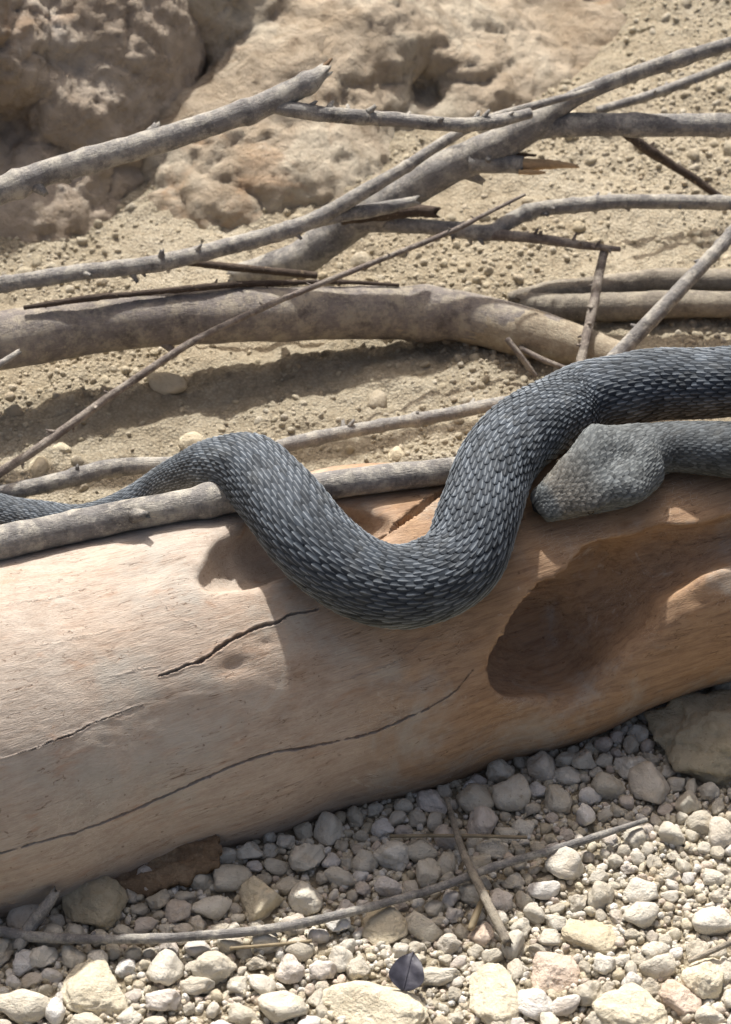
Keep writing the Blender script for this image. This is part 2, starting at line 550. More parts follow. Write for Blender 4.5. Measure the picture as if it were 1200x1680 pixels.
CAVITY = [dig(838, 1082, 1.8, 2.3), dig(890, 1032, 3.2, 3.85), dig(985, 964, 2.3, 2.95), dig(1085, 920, 1.2, 1.85), dig(1210, 886, 0.7, 1.25), dig(1330, 850, 0.5, 1.1)]
TROUGH = [dig(352, 952, 0.4, 0.7), dig(395, 925, 0.6, 1.7), dig(450, 900, 0.8, 2.0), dig(560, 872, 0.7, 1.7), dig(622, 866, 0.3, 0.7)]

def log_sd(P):
    d = log_base(P)
    c = chain_sd(P, CAVITY, 1.0)
    # crisp upper lip, soft lower side
    below = -(P[:, 1] * UPV[1] + (P[:, 2] - 10) * UPV[2]) - (7.3 - 0.40 * (P[:, 0] - 11.2))
    kz = 0.3 + 3.0 * sstep(-0.4, 1.8, below) * sstep(8.8, 12.5, P[:, 0]) * (1 - 0.35 * sstep(15, 21, P[:, 0]))
    d = -smin(-d, c, kz)
    t = chain_sd(P, TROUGH, 0.8)
    d = -smin(-d, t, 0.8)
    return d

CRACKS = [  # pixel polylines (u, v), half width cm, depth cm
    ([(262, 1110), (300, 1095), (340, 1078), (372, 1054), (420, 1030), (455, 1020), (480, 1008), (520, 1000)], 0.13, 0.55),
    ([(0, 1244), (60, 1226), (120, 1203), (180, 1176), (235, 1158)], 0.06, 0.25),
    ([(-60, 1412), (0, 1398), (60, 1382), (150, 1357), (240, 1320), (300, 1292), (370, 1262), (450, 1235), (520, 1222), (600, 1205), (660, 1180), (720, 1152), (755, 1125), (776, 1098)], 0.10, 0.5),
    ([(0, 992), (60, 985), (130, 970)], 0.04, 0.12),
    ([(880, 1065), (960, 1010), (1040, 985), (1090, 965)], 0.04, 0.15),
    ([(150, 1120), (230, 1098), (262, 1092)], 0.035, 0.12),
    ([(60, 1060), (150, 1042), (185, 1030)], 0.03, 0.10),
    ([(240, 930), (275, 1000), (330, 1030)], 0.03, 0.08),
    ([(560, 1118), (640, 1090), (700, 1050)], 0.03, 0.10),
    ([(300, 1345), (420, 1305), (520, 1280)], 0.035, 0.12),
    ([(900, 1190), (1000, 1150), (1110, 1100)], 0.03, 0.10),
    ([(612, 890), (650, 862), (690, 832), (745, 795)], 0.28, 0.9),
]
DENTS = [(216, 890, 0.45, 0.25), (384, 1093, 0.55, 0.22), (437, 1054, 0.22, 0.12), (340, 955, 0.9, 0.25), (255, 935, 1.1, 0.22),
         (690, 1115, 0.6, 0.2), (100, 1010, 1.4, 0.18), (300, 1180, 1.6, 0.15), (725, 1210, 0.5, 0.12)]

def build_log():
    V, F = surface_nets(log_sd, (-52, -42, -8), (46, 14, 19), 0.25)
    V = relax(V, F, 2, 0.4)
    # subdivide round the cracks with bmesh
    import bmesh
    bm = bmesh.new()
    me = mesh_from('tmp', V / S, F); bm.from_mesh(me); bpy.data.meshes.remove(me)
    lines = []
    for pts, w, dep in CRACKS:
        L3 = np.array([hit(log_sd, u, v) for u, v in pts])
        L3 = catmull(L3, 14); L3, _ = resample(L3, 0.12)
        wob = fbm(L3 * 0.9, 3, off=5)[:, None] * 0.16
        L3 = L3 + wob * np.array([0, 0.6, 0.8])
        tt = np.linspace(0, 1, len(L3))
        ww = w * (0.35 + 0.65 * np.sqrt(np.clip(np.sin(math.pi * np.clip(tt, 0.02, 0.98)), 0, 1))) * (0.8 + 0.5 * fbm(L3 * 2.2, 2, off=8))
        lines.append((L3, np.maximum(ww, 0.02), dep))
    allp = np.vstack([l[0] for l in lines])
    from mathutils.kdtree import KDTree
    kd = KDTree(len(allp))
    for i, p in enumerate(allp): kd.insert(p, i)
    kd.balance()
    for rad in (0.42, 0.24):
        ed = []
        for e in bm.edges:
            m = (e.verts[0].co + e.verts[1].co) * 0.5
            if kd.find(m)[2] < rad: ed.append(e)
        bmesh.ops.subdivide_edges(bm, edges=ed, cuts=1, use_grid_fill=True)
    bmesh.ops.triangulate(bm, faces=[f for f in bm.faces if len(f.verts) != 3])
    V = np.array([v.co[:] for v in bm.verts]); bm.verts.index_update()
    F = np.array([[v.index for v in f.verts] for f in bm.faces]); bm.free()
    N = vnormals(V, F)
    # gentle lumps, long grain furrows
    ax = np.array([0.94, 0.33, 0.03]); along = V @ ax
    C = np.array([LOG[1][:3], LOG[-2][:3]]); 
    G = np.stack([along * 0.10, V[:, 1] * 0.5, V[:, 2] * 0.5], 1)
    disp = 0.16 * fbm(V * 0.11, 2, off=2) + 0.05 * fbm(G, 4, off=3) + 0.03 * fbm(V * np.array([0.5, 2.2, 2.2]), 3, off=4)
    for u, v, r, dep in DENTS:
        p = hit(log_sd, u, v); q = V - p
        q = q - (q @ ax)[:, None] * ax * 0.45
        disp = disp - dep * np.exp(-((q ** 2).sum(1) / (r * r)) * 1.2)
    for L3, ww, dep in lines:
        lo, hi_ = L3.min(0) - 1, L3.max(0) + 1
        sel = np.where(((V > lo) & (V < hi_)).all(1))[0]
        for s0 in range(0, len(sel), 4000):
            s = sel[s0:s0 + 4000]
            D = np.linalg.norm(V[s][:, None, :] - L3[None], axis=2)
            k = D.argmin(1); x = D[np.arange(len(s)), k] / ww[k]
            prof = np.where(x < 1, 1 - 0.25 * x * x, 0) * dep * np.clip(ww[k] / ww.max(), 0.3, 1) - 0.03 * np.exp(-((x - 1.6) ** 2) * 1.5) * (x > 1)
            disp[s] -= prof
    V = V + N * disp[:, None]
    grain = np.stack([along * 0.1, V[:, 1] * 0.1 - V[:, 0] * 0.034, V[:, 2] * 0.1 - V[:, 0] * 0.014], 1)
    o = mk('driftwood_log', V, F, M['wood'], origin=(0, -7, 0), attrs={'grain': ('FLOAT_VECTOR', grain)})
    tag(o, 'huge smooth weathered driftwood log with long cracks and a hollow, under the snake', 'log')
    return o

build_log()

# ------------------------------------------------------------------ ground
def build_ground():
    def axis(lo, hi, h, far, n):
        core = np.arange(lo, hi + h, h)
        g = np.geomspace(h, far, n)
        return np.concatenate([lo - np.cumsum(g)[::-1], core, hi + np.cumsum(g)])
    xs = axis(-42, 42, 0.32, 3500, 26); ys = axis(-44, 100, 0.36, 3500, 26)
    X, Y = np.meshgrid(xs, ys, indexing='ij')
    x, y = X.ravel(), Y.ravel()
    z = ground_z(x, y)
    near = (np.abs(x) < 60) & (y > -60) & (y < 120)
    P = np.stack([x, y, np.zeros_like(x)], 1)
    rough = sstep(0, 12, y)
    dz = np.zeros_like(z); Pn = P[near]
    lump = fbm(Pn * 0.22, 5, 0.6, off=6)
    clod = fbm(Pn * 0.8, 4, 0.6, ridged=True, off=7)
    dz[near] = (0.25 + 0.75 * rough[near]) * (1.0 * lump + 0.42 * clod) + 0.12 * fbm(Pn * 2.1, 2, off=9)
    V = np.stack([x, y, z + dz], 1)
    n, m = X.shape
    i = np.arange(n * m).reshape(n, m)
    F = np.stack([i[:-1, :-1].ravel(), i[1:, :-1].ravel(), i[1:, 1:].ravel(), i[:-1, 1:].ravel()], 1)
    o = structure(mk('ground', V, F, M['sand'], origin=(0, 0, 0)))
    o['label'] = 'dry pale sandy soil'
    def zf(px, py):
        a = np.clip(np.searchsorted(xs, px) - 1, 0, n - 2); b = np.clip(np.searchsorted(ys, py) - 1, 0, m - 2)
        fx = np.clip((px - xs[a]) / (xs[a + 1] - xs[a]), 0, 1); fy = np.clip((py - ys[b]) / (ys[b + 1] - ys[b]), 0, 1)
        Z = V[:, 2].reshape(n, m)
        return (Z[a, b] * (1 - fx) * (1 - fy) + Z[a + 1, b] * fx * (1 - fy) + Z[a, b + 1] * (1 - fx) * fy + Z[a + 1, b + 1] * fx * fy)
    return zf

soil = build_ground()

# ------------------------------------------------------------------ the two rock faces behind
def rock_obj(name, blobs, cuts, lo, hi, mat, label, amp, seed, h=0.42, kk=3.0):
    def fn(P):
        d = None
        for (c, r) in blobs:
            c = np.asarray(c, np.float32); r = np.asarray(r, np.float32)
            q = (P - c) / r
            k0 = np.sqrt((q * q).sum(1)); k1 = np.sqrt(((q / r) ** 2).sum(1))
            e = k0 * (k0 - 1) / np.maximum(k1, 1e-6)
            d = e if d is None else smin(d, e, kk)
        for (c, r, k) in cuts:
            e = np.sqrt(((P - np.asarray(c, np.float32)) ** 2).sum(1)) - r
            d = -smin(-d, e, k)
        return d
    V, F = surface_nets(fn, lo, hi, h)
    V = relax(V, F, 1, 0.4)
    N = vnormals(V, F)
    W = V + 2.5 * np.stack([fbm(V * 0.07, 2, off=seed + k) for k in range(3)], 1)
    d1 = fbm(W * 0.085, 3, 0.5, ridged=True, off=seed)
    d2 = fbm(W * 0.28 * np.array([1, 1, 0.75]), 4, 0.55, ridged=True, off=seed + 1)
    d3 = fbm(V * 0.9, 4, 0.6, off=seed + 2)
    pit = np.clip(fbm(V * 0.33, 3, off=seed + 4) - 0.28, 0, 1)
    d4 = np.abs(fbm(V * 0.5, 3, 0.5, off=seed + 6))
    W2 = V + 1.3 * np.stack([fbm(V * 0.22, 3, off=seed + 8 + k) for k in range(3)], 1)
    f1, f2 = cells(W2 * np.array([0.085, 0.085, 0.11]), seed); g1, g2 = cells(W2 * np.array([0.30, 0.30, 0.36]) + 3, seed + 5)
    m1 = sstep(-0.15, 0.25, fbm(V * 0.10, 2, off=seed + 9)); m2 = sstep(0.0, 0.3, fbm(V * 0.16, 2, off=seed + 12))
    lump = (0.55 - f1) * 2.0 - 1.0 * np.exp(-(f2 - f1) * 16) * m1 + m2 * (0.5 * (0.5 - g1) - 0.55 * np.exp(-(g2 - g1) * 10))
    V = V + N * (amp * (1.0 * d1 + 0.5 * d2 + 0.5 * d3 + 0.3 * d4 - 1.5 * pit + lump))[:, None]
    F = F[V[F].min(1)[:, 2] > -6]
    o = mk(name, V, F, mat, origin=(np.mean(V[:, 0]), np.mean(V[:, 1]), 0))
    return tag(o, label, 'rock')

rock_obj('rock', [(at_y(-10, 440, 42), (8, 5, 4.5)), (at_y(95, 415, 43), (6, 4, 4)), (at_y(40, 385, 46), (8.5, 6.5, 7)), (at_y(70, 265, 52), (10, 8, 9.5)), (at_y(30, 140, 59), (14, 10, 12.5)), (at_y(175, 140, 57), (6, 7, 10.5)),
                  (at_y(0, 10, 69), (18, 13, 17)), (at_y(-150, 220, 54), (16, 12, 19)), (at_y(218, 70, 60), (4.6, 5.5, 9)), (at_y(140, 330, 50), (5, 4.8, 6))],
         [(at_y(120, 115, 48), 2.2, 2.2), (at_y(15, 195, 46), 2.0, 2.2)],
         (-64, 28, -4), (-4, 88, 54), M['rock_a'],
         'big brown rough rock with shaded steep face, behind the thick broken branch', 0.85, 11, h=0.32, kk=2.2)
rock_obj('rock', [(at_y(330, 310, 52), (7, 6, 8)), (at_y(430, 315, 50), (9, 6, 6)), (at_y(345, 365, 46), (7, 4.5, 4.2)), (at_y(490, 335, 49), (8, 5, 4.2)), (at_y(480, 250, 57), (10, 9, 10)), (at_y(570, 170, 65), (11, 12, 12)), (at_y(700, 180, 66), (12, 13, 10)),
                  (at_y(820, 190, 67), (11, 12, 8)), (at_y(930, 130, 74), (10, 11, 9)), (at_y(970, 30, 86), (10, 10, 10)), (at_y(700, 20, 84), (22, 16, 17)), (at_y(330, 20, 92), (22, 10, 24)),
                  (at_y(395, 0, 66), (5.0, 7, 4.6)), (at_y(320, -10, 64), (4.0, 6, 6)), (at_y(620, 330, 54), (8, 6, 2.0))],
         [(at_y(345, 100, 65), 7.4, 0.6), (at_y(300, 190, 58), 3.4, 0.8), (at_y(262, 265, 54), 2.4, 0.8), (at_y(255, 335, 49), 1.6, 1.0), (at_y(700, 150, 58), 1.5, 3.0)],
         (-36, 40, -2), (40, 112, 54), M['rock_b'],
         'tan sunlit rock mass with hollows, sloping down to the sandy soil', 0.75, 23, h=0.36, kk=2.6)

# ------------------------------------------------------------------ branches
def tube_mesh(C, step=0.35, ring=14, rough=0.06, seed=0, cap0='round', cap1='round', knots=0):
    """C rows: x y z r (cm). Returns verts, faces, grain attribute."""
    P = catmull(np.asarray(C, float), 10)
    P, s = resample(P, step)
    X, R = P[:, :3].copy(), np.maximum(P[:, 3], 0.03)
    rr = R[:, None]
    X = X + (0.05 if R.mean() > 1.2 else 0.12) * rr * np.stack([fbm(np.stack([s * 0.22, np.full_like(s, seed * 3.1 + k), s * 0], 1), 3) for k in range(3)], 1) * 1.6
    T = np.gradient(X, axis=0); T /= np.linalg.norm(T, axis=1, keepdims=True)
    up = np.array([0.0, 0.1, 1.0]) if abs(T[:, 2]).mean() < 0.8 else np.array([1.0, 0, 0])
    A = up - (T @ up)[:, None] * T; A /= np.linalg.norm(A, axis=1, keepdims=True)
    B = np.cross(T, A)
    th = np.linspace(0, 2 * math.pi, ring, endpoint=False)
    D = A[:, None] * np.cos(th)[None, :, None] + B[:, None] * np.sin(th)[None, :, None]
    kn = np.zeros(len(s))
    rs = np.random.default_rng(seed + 100)
    for _ in range(knots):
        c = rs.uniform(0.04, 0.96) * s[-1]
        kn += rs.uniform(0.06, 0.17) * np.exp(-((s - c) / (R.mean() * 0.55)) ** 2)
    rad = (R * (1 + kn))[:, None]
    V = X[:, None] + D * rad[..., None]
    flat = V.reshape(-1, 3)
    k = 1.0 / max(R.mean(), 0.15)
    n = fbm(flat * 0.55 * k + seed, 4, 0.6, off=seed % 7) * 1.5
    n2 = fbm(flat * 0.16 * k + seed, 2, off=3) * 1.2
    V = V + D * (rad * (rough * n.reshape(V.shape[:2]) + rough * n2.reshape(V.shape[:2])))[..., None]
    m = len(s)
    if cap1 == 'broken':
        V[-1] += T[-1] * (R[-1] * rs.uniform(-0.3, 1.5, ring))[:, None]
    if cap0 == 'broken':
        V[0] -= T[0] * (R[0] * rs.uniform(-0.3, 1.0, ring))[:, None]
    i = np.arange(m * ring).reshape(m, ring)
    j = np.roll(i, -1, axis=1)
    F = np.stack([i[:-1].ravel(), j[:-1].ravel(), j[1:].ravel(), i[1:].ravel()], 1).tolist()
    verts = V.reshape(-1, 3)
    g = np.stack([np.repeat(s, ring) * 0.1, np.tile(np.cos(th), m) * np.repeat(R, ring) * 0.1, np.tile(np.sin(th), m) * np.repeat(R, ring) * 0.1], 1)
    c0 = X[0] + T[0] * (0.2 if cap0 == 'broken' else -0.3) * R[0]; c1 = X[-1] + T[-1] * (-0.2 if cap1 == 'broken' else 0.3) * R[-1]
    verts = np.vstack([verts, c0, c1]); g = np.vstack([g, g[0], g[-1]])
    a, b = len(verts) - 2, len(verts) - 1
    for q in range(ring):
        F.append([a, int(j[0, q]), int(i[0, q])]); F.append([b, int(i[-1, q]), int(j[-1, q])])
    return verts, F, g, (X, T, A, B, R, s)

def merge(parts):
    V, F, G, o = [], [], [], 0
    for v, f, g in parts:
        V.append(v); G.append(g); F += [[a + o for a in q] for q in f]; o += len(v)
    return np.vstack(V), F, np.vstack(G)

def stem_mesh(C, seed, ring=14, rough=0.07, buds=0, knots=0, cap0='round', cap1='round', step=None, bud_len=0.55):
    rm = np.mean([c[3] for c in C])
    v, f, g, fr = tube_mesh(C, step or max(0.18, rm * 0.32), ring, rough, seed, cap0, cap1, knots)
    parts = [(v, f, g)]
    X, T, A, B, R, s = fr
    rs = np.random.default_rng(seed + 500)
    for _ in range(buds):
        k = rs.integers(3, len(s) - 3); a = rs.uniform(0, 2 * math.pi)
        d = A[k] * math.cos(a) + B[k] * math.sin(a)
        L = R[k] * bud_len * rs.uniform(0.7, 1.7) + 0.06; r0 = max(0.05, min(0.34, R[k] * 0.36)) * rs.uniform(0.7, 1.2)
        p0 = X[k] + d * R[k] * 0.75
        dirv = d + T[k] * rs.uniform(0.1, 0.9)
        bv, bf, bg, _ = tube_mesh([(*p0, r0 * 1.3), (*(p0 + dirv * L * 0.5), r0), (*(p0 + dirv * L), r0 * 0.6)], max(0.08, L * 0.3), 7, 0.1, int(rs.integers(999)), 'round', 'broken')
        parts.append((bv, bf, bg))
    return merge(parts)

def pts(L):
    """rows (u, v, h above the local soil, radius px) -> x y z r in cm"""
    out = []
    for u, v, h, r in L:
        p = at_g(u, v, h); out.append((*p, px2cm(p, r)))
    return out

def rest(L, fn=log_sd):
    out = []
    for u, v, r in L:
        p = hit(fn, u, v); rc = px2cm(p, r); p = hit(fn, u, v, rc * 0.93); out.append((*p, rc))
    return out

_seed = [40]
def branch(name, C, mat, label, cat='branch', subs=(), group=None, **kw):
    """C: centre line of the main stem; subs: (part name, C, material, kwargs)"""
    _seed[0] += 1
    base = np.array(min(C, key=lambda c: c[2])[:3])
    root = empty(name, base)
    v, f, g = stem_mesh(C, _seed[0], **kw)
    mk('stem', v, f, mat, root, origin=base, attrs={'grain': ('FLOAT_VECTOR', g)})
    for (pn, pc, pm, pk) in subs:
        _seed[0] += 1
        v, f, g = stem_mesh(pc, _seed[0], **pk)
        mk(pn, v, f, pm, root, origin=base, attrs={'grain': ('FLOAT_VECTOR', g)})
    return tag(root, label, cat, group)

BK, TH, TN, TW, DK = M['bark'], M['bark_thick'], M['bark_tan'], M['twig'], M['dark_twig']

thick = pts([(-160, 590, 5.3, 47), (0, 560, 5.2, 48), (150, 535, 5.0, 46), (300, 520, 4.7, 46), (450, 515, 4.1, 44), (600, 513, 3.1, 44), (730, 516, 2.3, 42), (850, 540, 1.8, 40), (940, 566, 1.4, 34), (1020, 592, 1.1, 28)])
branch('thick_branch', thick, TH, 'thick smooth grey-brown branch with a pale bare end, lying across the soil', ring=26, rough=0.05, buds=3, knots=1,
       subs=[('bare_end', [(*c[:3], c[3] * k) for c, k in zip(thick[5:], (0.9, 0.985, 1.04, 1.06, 1.06))], M['bare'], dict(ring=24, rough=0.07, cap0='broken'))])
branch('split_branch', pts([(862, 500, 1.2, 20), (930, 505, 1.2, 24), (1050, 502, 1.2, 23), (1150, 500, 1.2, 23), (1280, 500, 1.2, 22)]), TN,
       'dusty tan branch split lengthwise, lying behind the dark snake', ring=20, rough=0.06, cap0='broken',
       subs=[('bark_flap', pts([(835, 490, 0.9, 10), (900, 480, 1.2, 18), (1000, 468, 1.3, 19), (1100, 460, 1.4, 20), (1280, 458, 1.4, 20)]), TN, dict(ring=20, rough=0.07))])

fork = pts([(385, 452, 0.8, 17), (440, 442, 1.6, 24), (500, 420, 3.0, 29), (560, 375, 5.0, 32), (620, 338, 7.0, 31), (700, 294, 9.0, 30), (790, 250, 11.0, 29), (870, 210, 12.6, 26), (915, 180, 13.8, 17), (960, 152, 15, 14), (1050, 118, 16.5, 13), (1130, 92, 18, 12), (1270, 52, 20, 11)])
branch('forked_branch', fork, BK, 'long grey forked branch rising diagonally, with a freshly snapped side stub', ring=22, rough=0.07, buds=7, knots=5, cap0='broken',
       subs=[('side_branch', pts([(872, 216, 12.4, 15), (910, 206, 12.7, 20), (1000, 205, 12.9, 19), (1100, 206, 13.1, 19), (1270, 206, 13.4, 18)]), BK, dict(ring=18, rough=0.05, knots=2)),
             ('snapped_stub', pts([(770, 268, 10.6, 17), (815, 268, 10.6, 16), (858, 271, 10.6, 15)]), BK, dict(ring=14, rough=0.06)),
             ('splinter', pts([(852, 270, 10.6, 13), (866, 270, 10.6, 11), (900, 269, 10.6, 8), (946, 273, 10.6, 4)]), M['fresh_wood'], dict(ring=9, rough=0.25, cap1='broken')),
             ('splinter', pts([(852, 282, 10.5, 5), (880, 283, 10.5, 4), (895, 283, 10.5, 2)]), M['fresh_wood'], dict(ring=7, rough=0.25, cap1='broken')),
             ('splinter', pts([(800, 258, 10.9, 6), (850, 254, 10.9, 4), (878, 255, 10.9, 2)]), M['old_split'], dict(ring=7, rough=0.25, cap1='broken'))])
branch('slender_branch', pts([(-70, 482, 7.5, 13), (0, 468, 7.7, 13), (130, 447, 8, 14), (260, 432, 8.2, 14), (400, 397, 9, 14), (510, 364, 10.2, 13), (600, 312, 11.8, 12), (660, 278, 12.6, 10), (730, 232, 13.4, 9), (790, 200, 14.2, 8), (860, 178, 15, 7), (935, 158, 15.6, 6), (975, 146, 15.9, 5)]), BK,
       'slender pale grey branch running alongside the forked branch', ring=14, rough=0.08, buds=8, knots=6,
       subs=[('side_branch', pts([(495, 369, 10.0, 11), (560, 352, 10.2, 12), (630, 342, 10.2, 11), (682, 330, 10.2, 8)]), BK, dict(ring=12, rough=0.1, cap1='broken'))])
branch('broken_stick', pts([(560, 362, 8.2, 9), (620, 352, 8.2, 12), (680, 346, 8.2, 11), (713, 348, 8.2, 9)]), DK, 'short dark broken stick tucked under the slender branch', cat='stick', ring=10, rough=0.16, cap1='broken')
branch('curved_branch', pts([(596, 368, 6, 13), (640, 369, 6, 13), (720, 374, 6, 12), (800, 382, 6, 14), (830, 366, 6.2, 13), (880, 345, 6.5, 13), (960, 335, 6.8, 12), (1060, 330, 7, 12), (1270, 334, 7, 12)]), BK,
       'gently curved grey branch with small buds and a thin straight fork', ring=14, rough=0.07, buds=12, knots=6, bud_len=0.35,
       subs=[('side_branch', pts([(795, 383, 6, 11), (860, 389, 6, 9), (940, 400, 6, 8), (1018, 409, 6, 4)]), TW, dict(ring=10, rough=0.12, buds=9, bud_len=1.0))])
branch('twig', pts([(993, 410, 5.6, 8), (984, 450, 4.9, 8), (970, 520, 3.6, 8), (950, 610, 2.0, 8)]), TW, 'short brown twig standing upright beside the split branch', cat='twig', ring=10, rough=0.12, buds=8, bud_len=0.7)
branch('stick', pts([(1275, 300, 10, 10), (1200, 384, 8.5, 11), (1150, 440, 7.5, 11), (1090, 502, 6.3, 13), (1030, 566, 5.0, 13), (985, 612, 4.0, 13)]), BK, 'straight grey stick leaning down behind the snake onto the soil', cat='stick', ring=12, rough=0.08, buds=4, knots=3)
branch('twig', pts([(862, 319, 10.5, 2.5), (800, 350, 10, 3.5), (740, 380, 9.6, 4.5), (600, 436, 8.8, 4.6), (450, 497, 8.2, 5.2), (330, 553, 7.6, 6), (250, 603, 6.8, 6.4), (150, 672, 5.4, 7), (60, 737, 4.2, 7.5), (0, 775, 3.4, 8), (-90, 836, 2.2, 8)]), TW,
       'long thin brown twig slanting in front of the thick grey-brown branch', cat='twig', ring=10, rough=0.08, buds=26, bud_len=0.8)
branch('broken_branch', pts([(-90, 342, 15, 22), (0, 312, 16, 22), (130, 268, 17, 22), (270, 228, 18, 21), (400, 185, 19.5, 21), (470, 155, 20.5, 20), (512, 132, 21.2, 16), (528, 120, 21.5, 12)]), BK,
       'thick grey broken branch with a jagged snapped tip in front of the brown rock', ring=20, rough=0.07, buds=5, knots=7, cap1='broken',
       subs=[('splinter', pts([(518, 122, 21.4, 7), (532, 110, 21.7, 5), (545, 96, 22, 2)]), M['old_split'], dict(ring=7, rough=0.2)),
             ('side_branch', pts([(440, 172, 20, 11), (490, 181, 19.6, 13), (560, 190, 19, 13), (640, 195, 18.4, 12), (720, 203, 17.8, 12), (790, 203, 17.2, 12), (870, 186, 16.8, 9)]), BK, dict(ring=12, rough=0.1, buds=14))])
branch('thin_stick', pts([(980, 182, 8, 7), (1080, 152, 8.6, 8), (1190, 110, 9.4, 8), (1280, 78, 10, 8)]), BK, 'thin grey stick slanting above the horizontal fork of the forked branch', cat='stick', ring=10, rough=0.08, buds=3)
branch('twig', pts([(1022, 214, 8, 8), (1060, 243, 6.5, 9), (1100, 268, 5.2, 8), (1180, 322, 3.0, 6), (1200, 336, 2.2, 5)]), DK, 'dark twig hanging down from the horizontal fork towards the soil', cat='twig', ring=9, rough=0.16, buds=5)
branch('twig', pts([(40, 505, 7.6, 4), (140, 490, 7.6, 6), (210, 483, 7.4, 5), (350, 470, 6.8, 6), (450, 464, 6.2, 5), (560, 463, 5.4, 4), (655, 468, 4.8, 3)]), DK, 'thin dark twig lying along the top of the thick grey-brown branch', cat='twig', ring=8, rough=0.16, buds=9)
branch('twig', pts([(290, 428, 5.4, 6), (400, 440, 5.0, 7), (520, 452, 4.5, 6)]), DK, 'straight dark twig crossing under the slender pale branch', cat='twig', ring=8, rough=0.1)
branch('twig', pts([(-60, 630, 9.4, 7), (0, 597, 9.2, 6), (30, 578, 9.1, 5)]), BK, 'short grey twig end poking in front of the thick branch', cat='twig', ring=9, rough=0.08, cap1='broken')
branch('twig', pts([(832, 556, 2.6, 5), (855, 585, 1.7, 5), (880, 618, 0.4, 4)]), TW, 'tiny brown twig propped under the thick branch end, steeper one', cat='twig', ring=8, rough=0.1)
branch('twig', pts([(852, 570, 1.6, 4), (890, 590, 1.4, 5), (930, 605, 1.2, 4)]), TW, 'tiny brown twig propped under the thick branch end, flatter one', cat='twig', ring=8, rough=0.1)
grey = rest([(-70, 905, 27), (0, 890, 28), (120, 865, 27), (250, 838, 26), (350, 822, 25), (470, 806, 24), (560, 794, 23), (650, 783, 23), (745, 772, 22), (800, 764, 21)])
branch('smooth_branch', grey, BK, 'smooth grey branch resting along the driftwood log, under the snake coil', ring=22, rough=0.045, buds=2, knots=3, cap0='broken')
branch('knotty_branch', pts([(-70, 822, 2.2, 15), (0, 810, 2.4, 14), (80, 794, 2.5, 14), (180, 769, 2.7, 15), (300, 760, 2.8, 13), (420, 742, 2.9, 12), (480, 728, 2.9, 12), (600, 703, 3.0, 11), (700, 686, 3.0, 11), (830, 660, 3.1, 11)]), BK,
       'thin knotty grey branch on the soil between log and thick branch', ring=14, rough=0.08, buds=8, knots=7)

